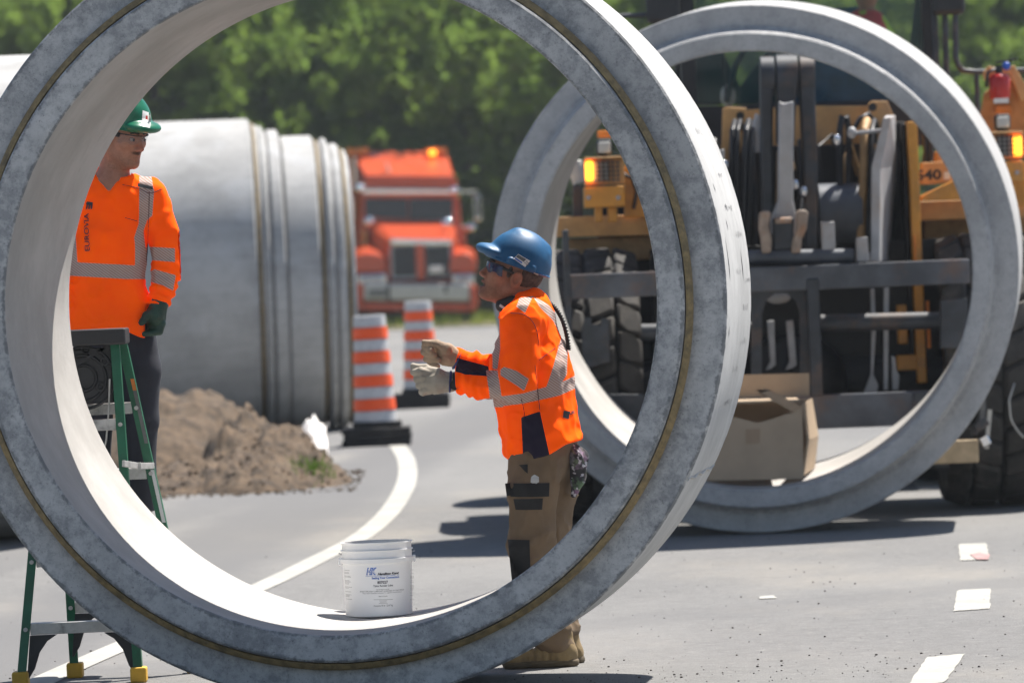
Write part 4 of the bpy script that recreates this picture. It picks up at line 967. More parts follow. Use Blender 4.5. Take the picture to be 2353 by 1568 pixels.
# collar, neck radio with coiled cord
b = MB(); 
b.tube([W(1160 + 34 - 36 * math.cos(t), 694 - 10 * math.sin(t * .5) - 12 * (1 - math.cos(t)) * .5, -.078 * math.sin(t)) for t in [math.pi * 2 * i / 28 for i in range(29)]], .016, 8, cap=False); b.build('shirt_collar', M['shirt'], pw, smooth=180)
def mic_fn(p):
    a, c_ = W(1150, 700, -.085), W(1178, 690, -.09); d = cap(p, a, c_, .021, .020, 1.0); d = smin(d, cap(p, W(1150, 706, -.085), W(1166, 714, -.09), .016, .016), .012); return smin(d, cap(p, W(1178, 688, -.088), W(1225, 676, -.06), .009, .006), .012)
lo, hi = bounds([W(1130, 660, -.14), W(1235, 735, -.02)], .02)
mic = sdf_part('neck_radio', M['black'], pw, mic_fn, lo, hi, .005)
bv = bvh_of([mic]); b = MB(); lay_quad(b, bv, [P(1146, 703, YW - .1), P(1162, 714, YW - .1), P(1165, 709, YW - .1), P(1149, 698, YW - .1)], YW - .5, .001); b.build('radio_label', M['sticker'], pw, fixn=False)
b = MB(); cp = catmull([W(1258, 692, -.02), W(1276, 708, -.01), W(1292, 735, 0), W(1302, 770, 0), (W(1306, 800, 0))], 8); core = [p.copy() for p in cp]; pts = []
for i in range(len(cp) * 9):
    s_ = i / 9; j = min(int(s_), len(cp) - 2); p = lerp(cp[j], cp[j + 1], s_ - j); a = i * 2 * math.pi / 9 * 3.2; pts.append(p + Vector((.0085 * math.cos(a), .0085 * math.sin(a), .004 * math.sin(a))))
b.tube(pts, .0028, 5); b.tube(core, .0055, 6); b.build('coiled_cord', M['black'], pw, smooth=180)
# rag hanging from the back pocket
rc = W(1325, 1080, .0)
def rag_fn(p):
    d = cap(p, W(1308, 1022, -.02), W(1328, 1050, -.02), .018, .034, 1.0); d = smin(d, cap(p, W(1328, 1050, -.02), W(1328, 1100, -.01), .034, .026), .02); d = smin(d, cap(p, W(1328, 1100, -.01), W(1318, 1136, -.01), .024, .008), .02); d = smin(d, cap(p, W(1322, 1040, -.03), W(1344, 1085, -.03), .014, .006), .012)
    return d + .03 * np.abs(vnoise(p, 22)) - .006
lo, hi = bounds([W(1295, 1010, -.08), W(1355, 1150, .05)], .02)
m = NT('printed rag'); vo = m.n('ShaderNodeTexVoronoi'); vo.inputs['Scale'].default_value = 26; m.l(m.co.outputs['Object'], vo.inputs[0]); hs = m.n('ShaderNodeHueSaturation'); hs.inputs['Saturation'].default_value = .45; hs.inputs['Value'].default_value = .25; m.l(vo.outputs['Color'], hs.inputs['Color'])
c = m.mix(m.ramp(m.noise(20, 3), .42, .58), (.03, .03, .035), hs.outputs[0]); c = m.mix(m.ramp(m.noise(33, 2), .58, .64), c, (.45, .44, .48)); M['rag2'] = m.set(Base_Color=c, Roughness=.9)
o = sdf_part('rag', M['rag2'], None, rag_fn, lo, hi, .005); tag(o, 'crumpled patterned rag hanging from the back pocket of the worker in the blue hard hat', 'rag')

# ---------------- worker in the green helmet, standing on the ladder
YW2 = 23.56
def V2(px, py, dy=0.0): return P(px, py, YW2 + dy)
pg = thing('person', 'worker in green hard hat and orange shirt behind the step ladder', 'person', (V2(262, 1200).x, YW2, .60))
hc = V2(283, 311, -.03); hf = (.74, -.62, -.27); hu = (.0, 0, 1)
neck = [(V2(268, 345), V2(258, 425), .060, .066), (V2(256, 425, -.01), V2(252, 470, -.02), .07, .05)]
hfn2, loc2, Rm2, hcn2 = head_fn(hc, hf, hu, 1.05, neck)
limbs2 = [(V2(258, 450), V2(250, 740), .10, .11), (V2(308, 760), V2(322, 960), .075, .058), (V2(322, 960), V2(322, 1180), .058, .04), (V2(208, 760), V2(215, 960), .075, .058), (V2(215, 960), V2(222, 1180), .058, .04),
          (V2(345, 460), V2(383, 615, .02), .05, .042), (V2(383, 615, .02), V2(362, 712, -.06), .04, .03), (V2(170, 460), V2(140, 615, .02), .05, .042), (V2(140, 615, .02), V2(160, 712, -.06), .04, .03)]
def body2(p):
    d = hfn2(p)
    for a, b_, ra, rb in limbs2: d = smin(d, cap(p, a, b_, ra, rb), .03)
    return d
lo, hi = bounds([a for l in limbs2 for a in l[:2]] + [hc], .16)
hp2 = lambda x, y, z_: np.array(loc2(x, y, z_))
def red2(V): return .6 * np.exp(-(np.linalg.norm(V - hp2(.105, 0, -.03), axis=1) / .03) ** 2)
def beard2(V):
    q = ((V - hcn2) @ Rm2.T) / 1.05; mu = np.exp(-((q[:, 2] + .050) / .0075) ** 2 - (q[:, 1] / .026) ** 2) * (q[:, 0] > .06); st = .30 * np.clip((-.05 - q[:, 2]) / .03, 0, 1) * (q[:, 0] > .0) * (q[:, 2] > -.13); return np.maximum(mu * 1.1, st)
sdf_part('body', M['skin'], pg, body2, lo, hi, .022, dict(red=red2, beard_mouth=beard2), fine=(np.array(hc) - .15, np.array(hc) + .12, .0034))
helm2 = sdf_part('hard_hat', M['greenhat'], pg, helmet_fn(hcn2, Rm2, 1.04), np.array(hc) - .24, np.array(hc) + .26, .0048, smooth_it=2)
glasses(pg, loc2, M['lens'], M['black'], 1, 1.7)
bv = bvh_of([helm2]); b = MB(); lay_quad(b, bv, [V2(330, 291), V2(350, 296), V2(351, 262), V2(332, 255)], YW2 - .5, .0014); lay_text(b, bv, 'EUROVIA', V2(340, 284), .012, YW2 - .5, rot=-.15, lift=.002, mi=1, width=.034); lay_quad(b, bv, [V2(339, 277), V2(343, 278), V2(343, 268), V2(339, 267)], YW2 - .5, .002, mi=2)
b.build('helmet_sticker', [M['sticker'], M['ink'], M['red']], pg, fixn=False)
SH2 = [(V2(300, 715), V2(308, 765), .096, .106, 1.0), (V2(205, 715), V2(200, 765), .096, .106, 1.0), (V2(246, 745), V2(252, 570), .155, .145, .80), (V2(252, 570), V2(258, 475), .145, .140, .78), (V2(185, 452), V2(335, 452), .072, .072, .95), (V2(262, 425), V2(262, 440), .085, .10, .85)]
A2 = [(V2(344, 458), V2(381, 560, .01), .078, .064), (V2(381, 560, .01), V2(383, 618, .0), .062, .056), (V2(383, 618, 0), V2(363, 708, -.055), .055, .042), (V2(172, 458), V2(142, 615, .02), .078, .06), (V2(142, 615, .02), V2(160, 706, -.06), .056, .043)]
g1, g2 = np.array(A2[2][0]), np.array(A2[2][1])
def shirt2(p):
    d = None
    for a, b_, ra, rb, sq in SH2:
        e = cap(p, a, b_, ra, rb, sq); d = e if d is None else smin(d, e, .05)
    arms = None
    for a, b_, ra, rb in A2:
        e = cap(p, a, b_, ra, rb); arms = e if arms is None else smin(arms, e, .02)
    t = ((p - g1) @ (g2 - g1)) / ((g2 - g1) @ (g2 - g1)); arms = arms + .0055 * np.sin(t * 30 + 8 * vnoise(p, 10)) * np.clip(t + .3, 0, 1) * (t < 1.3)
    q = proj(p); kk_ = np.clip(.03 - (q[:, 1] - 450) * .0003, .003, .03); d = smin(d, arms, kk_)
    d = d + .020 * np.abs(vnoise(p * np.array([1, 1, .45]), 8)) - .005 + .007 * vnoise(p, 26) - .010 * crease(p * np.array([1, 1, .5]), 7) - .006 * crease(p, 14)
    q = proj(p); k = YW2 / FPX; hem = (q[:, 1] - np.interp(q[:, 0], [140, 290, 320, 356], [758, 760, 774, 780])) * k
    isarm = q[:, 0] > 352
    d = smax(d, hem, .006)
    w_ = np.array(V2(363, 706, -.055)); dr = (g2 - g1) / np.linalg.norm(g2 - g1); d = np.where(q[:, 0] > 335, smax(d, np.where((p - w_) @ dr > -.1, (p - w_) @ dr, -1), .004), d)
    nk = cap(p, V2(275, 330), V2(262, 440), .070, .072); d = smax(d, -nk, .005); vn = polysd(q, [(205, 380), (290, 388), (272, 412), (251, 441), (228, 412)]) * k; return np.where(p[:, 1] < YW2, smax(d, vn, .003), d)
lo, hi = bounds([V2(120, 380, -.22), V2(410, 790, .22)], .03)
refl_g = [[(130, 600), (190, 603), (290, 608), (338, 612), (338, 641), (290, 641), (190, 635), (130, 632)], [(320, 404), (346, 396), (354, 440), (350, 495), (338, 506), (330, 530), (333, 560), (340, 600), (336, 616), (310, 614), (310, 565), (308, 545), (318, 515), (319, 500)], [(140, 440), (170, 480), (178, 603), (140, 603)],
          [(336, 566), (402, 570), (402, 602), (338, 597)], [(340, 626), (355, 618), (404, 632), (398, 668), (375, 656), (340, 646)]]
seam_g = [[(284, 425), (318, 432), (348, 444), (374, 434)], [(290, 500), (318, 508)], [(346, 440), (343, 520), (337, 600)]]
sh_g = sdf_part('safety_shirt', M['shirt'], pg, shirt2, lo, hi, .0062, dict(refl=polyset(refl_g), navy=lambda V: np.full(len(V), -9.0), seam=lambda V: np.full(len(V), -9.0)), smooth_it=4)
bv = bvh_of([sh_g]); piping(pg, bv, seam_g, YW2 - .6, YW2); b = MB(); lay_text(b, bv, 'EUROVIA', V2(204, 533), .030, YW2 - .6, rot=math.pi / 2, lift=.003, width=.157, bold=.0006)
for i in range(3): lay_quad(b, bv, [V2(200 + 6 * i, 482), V2(204 + 6 * i, 480), V2(207 + 5 * i, 466), V2(202 + 5 * i, 470)], YW2 - .6, .003)
lay_quad(b, bv, [V2(200, 470), V2(214, 472), V2(217, 465), V2(203, 463)], YW2 - .6, .003)
b.build('chest_print', M['ink'], pg, fixn=False)
b = MB(); bar_ = []
lay_quad(b, bv, [V2(319, 429), V2(354, 436), V2(354, 429), V2(319, 421)], YW2 - .6, .006, n=3); b.build('shoulder_clip', M['black'], pg, fixn=False)
L2 = [(V2(308, 765), V2(322, 850), .088, .086), (V2(322, 850), V2(322, 960), .086, .074), (V2(322, 960), V2(320, 1195), .072, .066), (V2(215, 765), V2(218, 850), .088, .086), (V2(218, 850), V2(216, 960), .086, .074), (V2(216, 960), V2(222, 1195), .072, .066), (V2(240, 748, .02), V2(285, 752, .02), .085, .085)]
def tr2(p):
    d = None
    for a, b_, ra, rb in L2:
        e = cap(p, a, b_, ra, rb); d = e if d is None else smin(d, e, .02)
    return smax(d + .016 * np.abs(vnoise(p * np.array([1, 1, .5]), 9)) - .004, .66 - p[:, 2], .006)
lo, hi = bounds([V2(150, 720, -.16), V2(375, 1215, .16)], .03)
sdf_part('work_trousers', M['navy'], pg, tr2, lo, hi, .009)
for x in (222, 322):
    def boot2(p, x=x):
        d = cap(p, V2(x, 1205, .03), V2(x, 1225, -.10), .05, .042); d = smin(d, cap(p, V2(x, 1170), V2(x, 1200), .05, .05), .03); return smax(d, .585 - p[:, 2], .004)
    lo, hi = bounds([V2(x - 40, 1160, -.18), V2(x + 40, 1250, .1)], .02); sdf_part('boot', M['lightgrey'] if x > 300 else M['boot'], pg, boot2, lo, hi, .008)
pr = [(V2(365, 700, -.06), V2(357, 730, -.07), .038, .042)]
for i in range(4):
    t = i / 3; K = V2(372 - 22 * t, 742 + 2 * t, -.075 + .02 * (i - 1.5) * .3); Q = V2(366 - 20 * t, 762 + 0 * t, -.09); T = V2(348 - 16 * t, 766 + 1 * t, -.105)
    for a, b_, ra, rb in ((V2(361 - 7 * t, 725, -.07), K, .018, .0145), (K, Q, .0145, .013), (Q, T, .013, .0115)): pr.append((a, b_, ra, rb, .002))
pr += [(V2(350, 718, -.09), V2(336, 724, -.11), .020, .016, .012), (V2(336, 724, -.11), V2(326, 741, -.12), .0155, .0125, .006)]
lo, hi = bounds([V2(312, 690, -.16), V2(388, 782, .0)], .02); glove(pg, M['ggreen'], pr, lo, hi, fold=.003)

# ------------------------------------------------------------------ wheel loader with fork frame, behind the far ring
LX = P(1830, 1150, 34.5).x
ld = thing('wheel_loader', 'big dusty yellow wheel loader with grey fork frame facing the camera behind the far ring', 'wheel loader', (LX, 34.6, 0))
def pb(name, mat, x0, y0, x1, y1, Y0, Y1, parent=ld, bev=.008):
    return MB().pbox(x0, y0, x1, y1, Y0, Y1).build(name, mat, parent, bevel=bev)
def pp(name, mat, pts, Y0, Y1, parent=ld, bev=.006):
    return MB().pprism(pts, Y0, Y1).build(name, mat, parent, bevel=bev)
def pt(name, mat, pts, r, n=14, parent=ld):
    return MB().tube([P(a, b_, Y) for a, b_, Y in pts], r, n).build(name, mat, parent, smooth=50)
def pcyl(name, mat, x0, y0, x1, y1, Y, r, n=28, parent=ld):
    a, c = P(x0, y0, Y), P(x1, y1, Y); o = MB().tube([a, c], r, n).build(name, mat, parent, smooth=40, bevel=.004); return o
# tyres: each a tread carcass with separate lugs, rim behind
def tyre(cx, cy, w_=.66, R=.83):
    o = Vector((cx, cy, R)); ax = Vector((1, 0, 0)); b = MB(); h = w_ / 2
    b.lathe([(.44, -h * .82), (.60, -h), (.72, -h * .98), (.785, -h * .8), (.797, 0), (.785, h * .8), (.72, h * .98), (.60, h), (.44, h * .82)], o, ax, 56)
    t = b.build('tyre', M['rubber'], ld, smooth=50)
    b = MB(); b.lathe([(0, -.10), (.22, -.10), (.25, -.2), (.43, -.24), (.45, -.27), (.45, .27), (.43, .24), (.25, .2), (.22, .12), (0, .12)], o, ax, 40); b.build('rim', M['yellow'], t, smooth=40)
    NL_ = 27
    for k in range(NL_):
        for xa, xb, sh, sk in ((-1.0, -.56, .0, .30), (-.52, -.03, .5, -.35), (.03, .52, .0, .35), (.56, 1.0, .5, -.30)):
            da = 2 * math.pi / NL_; a0 = (k + sh) * da
            def pt_(xf, ang, r): return o + Vector((xf * h, r * math.sin(ang), r * math.cos(ang)))
            fp = [(xa, -.43 - sk * .5), ((xa + xb) / 2, -.46), (xb, -.43 + sk * .5), (xb, .43 + sk * .5), ((xa + xb) / 2, .46), (xa, .43 - sk * .5)]
            edge_r = lambda x: R - .045 * max(0, abs(x) - .75) / .25
            top = [pt_(x, a0 + da * f, edge_r(x)) for x, f in fp]; bot = [pt_(x * 1.0, a0 + da * f * 1.05, .775 - (.07 if abs(x) > .9 else 0)) for x, f in fp]
            b = MB(); n = 6; b.add(top + bot, [tuple(range(n))] + [((i + 1) % n, i, i + n, (i + 1) % n + n) for i in range(n)]); b.build('tread_lug', M['lug'], t, bevel=.022, smooth=50)
    return t
TYR = P(2290, 1150, 34.6).x; TYL = 2 * LX - TYR - .02
tyre(TYR, 34.62); tyre(TYL, 34.62)
YFm = 33.75
# fork carriage
def slbeam(name, mat, x0, y0, x1, y1, h, Y0, Y1, cap_=None):
    a, c = P(x0, y0, Y0), P(x1, y1, Y0); k = Y0 / FPX; b = MB(); m_ = (a + c) / 2
    return b.box(a.x, c.x, Y0, Y1, m_.z - h * k, m_.z).build(name, mat, ld, bevel=.008)
slbeam('carriage_beam', M['beam'], 1306, 629, 2226, 597, 56, YFm, YFm + .14)
slbeam('carriage_beam', M['beam'], 1420, 921, 2160, 900, 78, YFm, YFm + .12)
pb('carriage_post', M['darksteel'], 1297, 528, 1311, 800, YFm - .02, YFm + .2)
pb('carriage_post', M['darksteel'], 1858, 640, 1886, 910, YFm - .015, YFm + .09)
b = MB(); pts = [(1726, 668), (1860, 664), (1860, 905), (1838, 905), (1838, 720), (1828, 690), (1808, 674), (1780, 674), (1760, 690), (1750, 720), (1750, 905), (1726, 905)]
b.pprism(pts, YFm + .10, YFm + .14); b.build('arch_plate', M['darksteel'], ld)
for x0, x1 in ((1762, 1782), (1806, 1830)):
    pp('inner_bracket', M['greysteel'], [(x0, 738), (x0 + 16, 735), (x1, 838), (x1 - 10, 846), (x0 - 2, 850), (x0 + 8, 830)], YFm + .35, YFm + .42)
MB().ell(P(1788, 684, YFm + .35), (.075, .05, .035)).build('grease_cap', M['greysteel'], ld, smooth=180)
pcyl('cross_tube', M['darksteel'], 1884, 742, 2166, 735, YFm + .25, .052)
pcyl('cross_tube', M['darksteel'], 1400, 765, 1730, 758, YFm + .25, .052)
pp('side_bracket', M['darksteel'], [(2160, 690), (2222, 684), (2222, 800), (2160, 800)], YFm - .01, YFm + .05)
pp('side_bracket', M['darksteel'], [(1335, 760), (1345, 728), (1358, 730), (1360, 745), (1378, 748), (1382, 730), (1398, 732), (1402, 830), (1340, 850)], YFm - .01, YFm + .05)
pp('fork_tine', M['darksteel'], [(2098, 900), (2180, 900), (2180, 1075), (2098, 1075)], YFm - .04, YFm + .02)
pp('fork_tine', M['darksteel'], [(1400, 905), (1480, 905), (1480, 1085), (1400, 1085)], YFm - .04, YFm + .02)
pcyl('hinge_tube', M['beam'], 1700, 592, 1961, 588, YFm + .12, .045)
pcyl('torque_tube', M['beam'], 1879, 492, 1978, 489, YFm + .75, .185)
# z-bar linkage in the middle
def link_(name, mat, pts, Y0, Y1): return pp(name, mat, pts, Y0, Y1, bev=.012)
pcyl('link_eye', M['darksteel'], 1746, 176, 1778, 175, YFm + .44, .118); pcyl('link_eye', M['darksteel'], 1836, 174, 1870, 173, YFm + .44, .118); pcyl('link_eye', M['darksteel'], 1782, 176, 1831, 175, YFm + .45, .130)
link_('lift_link', M['darksteel'], [(1747, 170), (1777, 170), (1775, 300), (1776, 560), (1752, 560), (1748, 300)], YFm + .35, YFm + .55)
link_('lift_link', M['darksteel'], [(1837, 170), (1869, 170), (1872, 200), (1878, 380), (1876, 575), (1850, 575), (1846, 380), (1838, 220)], YFm + .35, YFm + .55)
link_('bell_crank', M['darksteel'], [(1783, 170), (1830, 170), (1829, 240), (1824, 330), (1786, 330), (1785, 220)], YFm + .32, YFm + .58)
link_('tilt_link', M['greysteel'], [(1790, 232), (1800, 238), (1823, 232), (1822, 460), (1830, 500), (1826, 540), (1774, 540), (1772, 505), (1788, 460)], YFm + .16, YFm + .31)
link_('hinge_block', M['darksteel'], [(1774, 502), (1824, 500), (1822, 574), (1776, 576)], YFm + .10, YFm + .155)
pcyl('hinge_pin', M['rusty'], 1780, 507, 1818, 505, YFm + .085, .018)
link_('hinge_ear', M['rusty'], [(1744, 490), (1750, 484), (1768, 484), (1771, 492), (1766, 520), (1773, 550), (1771, 580), (1750, 582), (1748, 550), (1743, 525)], YFm + .05, YFm + .14)
link_('hinge_ear', M['rusty'], [(1829, 490), (1834, 482), (1852, 482), (1857, 490), (1853, 525), (1842, 552), (1840, 580), (1817, 582), (1821, 552), (1830, 525)], YFm + .05, YFm + .14)
pb('stop_block', M['greysteel'], 1888, 509, 1918, 578, YFm + .1, YFm + .25)
pp('stop_block', M['greysteel'], [(1969, 546), (1992, 543), (1996, 600), (1968, 602)], YFm + .06, YFm + .2)
# right lift arm plate (two visible faces: front edge and inner side)
b = MB(); L_ = [(2029, 272), (2002, 382), (2000, 600)]; Rr = [(2046, 270), (2022, 388), (2020, 600)]; Q_ = [(2057, 265), (2059, 380), (2042, 598)]
a = [P(x, y, YFm + .2) for x, y in L_]; c = [P(x, y, YFm + .2) for x, y in Rr]; d = [P(x, y, YFm + .85) for x, y in Q_]; e = [P(x - 22, y, YFm + .85) for x, y in Q_]
b.add(a + c + d + e, [(0, 3, 4, 1), (1, 4, 5, 2), (3, 6, 7, 4), (4, 7, 8, 5), (6, 9, 10, 7), (7, 10, 11, 8), (9, 0, 1, 10), (10, 1, 2, 11), (0, 9, 6, 3), (2, 5, 8, 11)])
b.build('lift_arm', M['greysteel'], ld, bevel=.003)
b = MB(); a = [P(x, y, YFm + .3) for x, y in [(1640, 348), (1632, 470), (1648, 620)]]; c = [P(x, y, YFm + .3) for x, y in [(1664, 342), (1662, 470), (1670, 620)]]; d = [p + Vector((.02, .6, 0)) for p in c]; e = [p + Vector((.02, .6, 0)) for p in a]
b.add(a + c + d + e, [(0, 3, 4, 1), (1, 4, 5, 2), (3, 6, 7, 4), (4, 7, 8, 5), (6, 9, 10, 7), (7, 10, 11, 8), (9, 0, 1, 10), (10, 1, 2, 11), (0, 9, 6, 3), (2, 5, 8, 11)]); b.build('lift_arm', M['greysteel'], ld, bevel=.008)
# hoses and cylinders
pt('hydraulic_hose', M['greysteel'], [(1742, 350, YFm + .7), (1737, 290, YFm + .7), (1741, 266, YFm + .7), (1751, 270, YFm + .72), (1752, 300, YFm + .75)], .022)
pt('hydraulic_hose', M['hose'], [(1930, 460, YFm + .7), (1929, 300, YFm + .7), (1934, 268, YFm + .72), (1944, 268, YFm + .74), (1950, 300, YFm + .76), (1950, 440, YFm + .76)], .020)
for i, (x, mt, r) in enumerate(((1680, 'hose', .016), (1692, 'hose', .016), (1712, 'hose', .020), (1983, 'tanhose', .026), (2000, 'hose', .018), (1724, 'hose', .012))):
    pt('hydraulic_hose', M[mt], [(x - 6, 560, YFm + .6), (x, 400, YFm + .62), (x + 2, 300, YFm + .66), (x + 8, 278, YFm + .8), (x + 16, 300, YFm + 1.0)], r)
pt('hydraulic_hose', M['hose'], [(1960, 300, YFm + .8), (1975, 272, YFm + .8), (1995, 262, YFm + .85), (2010, 280, YFm + .9), (2010, 330, YFm + .9)], .014)
pt('steel_rod', M['greysteel'], [(1960, 307, YFm + .6), (2024, 300, YFm + .55)], .012)
for i in range(9):
    rr = random.Random(60 + i); x = 1580 + 52 * i + rr.uniform(-12, 12); y0_ = rr.uniform(300, 380); pt('hydraulic_hose', M[rr.choice(('hose', 'hose', 'darksteel', 'tanhose'))], [(x, 600, YFm + .95), (x + rr.uniform(-14, 14), 470, YFm + .9), (x + rr.uniform(-10, 10), y0_, YFm + .95), (x + rr.uniform(10, 30), y0_ - 24, YFm + 1.05), (x + rr.uniform(30, 44), y0_ + 40, YFm + 1.1)], rr.uniform(.012, .02))
for x, y in ((1957, 305), (1922, 322), (1826, 424), (1846, 440), (1665, 380), (1655, 600), (2010, 597), (1997, 594)):
    b = MB(); b.ell(P(x, y, YFm + .3), (.028, .03, .036), 10, 8); b.build('pipe_fitting', M['chrome'] if x < 1930 else M['greysteel'], ld, smooth=180)
pcyl('lift_cylinder', M['hose'], 1655, 700, 1700, 380, YFm + .8, .07); pcyl('lift_cylinder', M['hose'], 1990, 690, 2075, 330, YFm + .95, .075)
pt('cylinder_rod', M['chrome'], [(1846, 438, YFm + .6), (1833, 560, YFm + .5)], .014)
# front frame, dark interior and yellow tower
pb('front_frame', M['shade_black'], 1560, 336, 2100, 860, 34.9, 35.4); pb('front_frame', M['shade_black'], 1500, 560, 2160, 900, 34.55, 34.74)
pp('tower_plate', M['tan'], [(1690, 255), (1826, 243), (1998, 243), (2060, 300), (2062, 335), (1700, 335)], 35.0, 35.1)
pp('tower_ear', M['tan'], [(1660, 250), (1672, 246), (1715, 248), (1712, 300), (1690, 400), (1655, 400)], 34.7, 34.76)
pp('tower_ear', M['tan'], [(1995, 240), (2004, 232), (2038, 232), (2058, 280), (2068, 330), (2030, 400), (1998, 300)], 34.75, 34.85)
b = MB(); b.lathe([(0, -.002), (.026, -.002), (.026, .01), (0, .01)], P(2004, 246, 34.745), (0, 1, 0), 16); b.build('pin_hole', M['black'], ld)
b = MB(); b.lathe([(0, -.002), (.024, -.002), (.024, .01), (0, .01)], P(1700, 266, 34.69), (0, 1, 0), 16); b.build('pin_hole', M['black'], ld)
for x0, x1 in ((2080, 2092), (2096, 2118)):
    pb('side_column', M['yellow'] if x0 > 2090 else M['shade_black'], x0, 279 if x0 > 2090 else 284, x1, 880, 34.5 - (.12 if x0 > 2090 else 0), 35.2)
pb('side_column', M['darksteel'], 1540, 300, 1562, 880, 34.5, 35.0)
pb('side_panel', M['shade_black'], 2046, 280, 2084, 600, 34.7, 35.0)
pp('rib_plate', M['greysteel'], [(1999, 664), (2008, 662), (2012, 760), (2006, 860), (2018, 885), (2014, 900), (1984, 902), (2000, 860), (2002, 760)], YFm + .4, YFm + .44)
pp('rib_plate', M['greysteel'], [(2030, 661), (2042, 660), (2040, 895), (2030, 896)], YFm + .4, YFm + .44)
pp('rib_plate', M['greysteel'], [(2048, 815), (2056, 820), (2060, 850), (2066, 862), (2064, 895), (2050, 896)], YFm + .4, YFm + .44)
pb('axle_bracket', M['yellow'], 2062, 700, 2084, 790, 34.4, 34.5); pb('axle_bracket', M['yellow'], 2060, 815, 2118, 850, 34.4, 34.5); pb('marker_reflector', M['orangeprint'], 2129, 690, 2137, 800, 34.3, 34.33); pb('marker_reflector', M['orangeprint'], 2099, 540, 2104, 600, 34.3, 34.33)
b = MB(); b.tube([Vector((TYL + .3, 34.62, .8)), Vector((TYR - .3, 34.62, .8))], .16, 24); b.build('axle', M['shade_black'], ld, smooth=40)
b = MB(); b.ell((LX, 34.5, .8), (.34, .3, .3), 20, 14); b.build('differential', M['shade_black'], ld, smooth=180)
# fenders
pp('fender', M['tan'], [(2101, 478), (2110, 463), (2420, 452), (2420, 497), (2101, 507)], 34.72, 35.9)
pp('fender', M['tan'], [(1240, 513), (1240, 500), (1490, 492), (1500, 500), (1500, 540), (1240, 546)], 34.72, 35.9)
pb('fender_skirt', M['tanhose'], 1296, 546, 1500, 600, 34.9, 35.0); pb('wheel_arch', M['shade_black'], 1380, 470, 1610, 990, 35.92, 36.1); pb('wheel_arch', M['shade_black'], 2050, 470, 2440, 900, 35.92, 36.1); pb('fender_skirt', M['tanhose'], 2124, 494, 2420, 590, 35.1, 35.2)
# number plaque panel on the right
pl = pp('side_plaque', M['tan'], [(2117, 374), (2185, 370), (2190, 420), (2117, 424)], 34.6, 34.75)
pp('slanted_guard', M['yellow'], [(2116, 461), (2116, 450), (2190, 415), (2240, 404), (2240, 458)], 34.45, 34.6)
bv = bvh_of([pl]); b = MB(); lay_text(b, bv, '540', P(2133, 403, 34.6), .085, 34, bold=.003, lift=.002, width=.155); b.build('number_lettering', M['ink'], ld, fixn=False)
b = MB(); q = [P(2168, 395, 34.6), P(2182, 394, 34.6), P(2182, 412, 34.6), P(2168, 412, 34.6)]; b.add([(p.x, 34.596, p.z) for p in q], [(0, 1, 2, 3)]); b.build('warning_label', M['sticker'], ld, fixn=False)
pb('battery_box', M['tan'], 2150, 345, 2300, 400, 34.9, 35.4)
for x in (2124, 2136): pt('chain', M['hose'], [(x, 310, 34.7), (x + 3, 345, 34.7), (x, 380, 34.7)], .018)
# lamps
def lampset(x, y, flip):
    pb('lamp_bracket', M['tan'], x - 46, y - 32, x + 46, y - 28, 34.25, 34.6); h_ = pb('lamp_housing', M['tan'], x - 46, y - 28, x + 46, y + 32, 34.35, 34.6)
    s_ = -1 if not flip else 1
    pb('headlamp', M['lightgrey'], x - 20 - s_ * -8, y - 22, x + 24 + s_ * 8 - 6, y + 24, 34.30, 34.36, h_)
    for i in range(5): pb('lamp_grille', M['darksteel'], x - 14 + 11 * i, y - 24, x - 11 + 11 * i, y + 26, 34.28, 34.295, h_, bev=0)
    for i in range(5): pb('lamp_grille', M['darksteel'], x - 18, y - 20 + 10 * i, x + 36, y - 17.5 + 10 * i, 34.262, 34.278, h_, bev=0)
    ax_ = x + s_ * 34
    pb('indicator_lamp', M['amber'], ax_ - 10, y - 22, ax_ + 10, y + 24, 34.26, 34.36, h_, bev=.015)
    pb('lamp_base', M['yellow'], x - 46, y + 36, x + 46, y + 84, 34.3, 34.65)
    for dx in (-36, 32): MB().ell(P(x + dx, y + 62, 34.29), (.014, .008, .014), 8, 6).build('bolt', M['greysteel'], ld, smooth=180)
    pb('lamp_leg', M['yellow'], x - 22, y + 84, x - 4, y + 118, 34.35, 34.5); pb('lamp_leg', M['yellow'], x + 8, y + 84, x + 30, y + 118, 34.35, 34.5)
    wl = pb('work_light', M['black'], x - 18, y - 72, x + 18, y - 34, 34.3, 34.42, bev=.02); pb('work_lens', M['lightgrey'], x - 14, y - 66, x + 14, y - 40, 34.285, 34.305, wl, bev=.01)
    pb('work_light_base', M['black'], x - 8, y - 34, x + 8, y - 26, 34.32, 34.4)
    pb('rear_lamp', M['amberoff'], x - 16, y - 92, x + 20, y - 76, 34.7, 34.8)
lampset(1388, 392, False); lampset(2304, 334, True)
pp('lamp_panel', M['yellow'], [(1434, 380), (1500, 370), (1500, 498), (1434, 500)], 34.6, 34.7); pp('lamp_panel', M['yellow'], [(2352, 372), (2420, 368), (2420, 470), (2320, 476), (2330, 380)], 34.6, 34.7)
pt('lamp_cable', M['hose'], [(1432, 400, 34.55), (1452, 410, 34.55), (1462, 440, 34.55), (1455, 480, 34.55)], .012)
pcyl('air_cleaner', M['lightgrey'], 1318, 372, 1334, 420, 35.6, .05); pb('mirror_post', M['darksteel'], 1316, 425, 1338, 500, 35.5, 35.6)
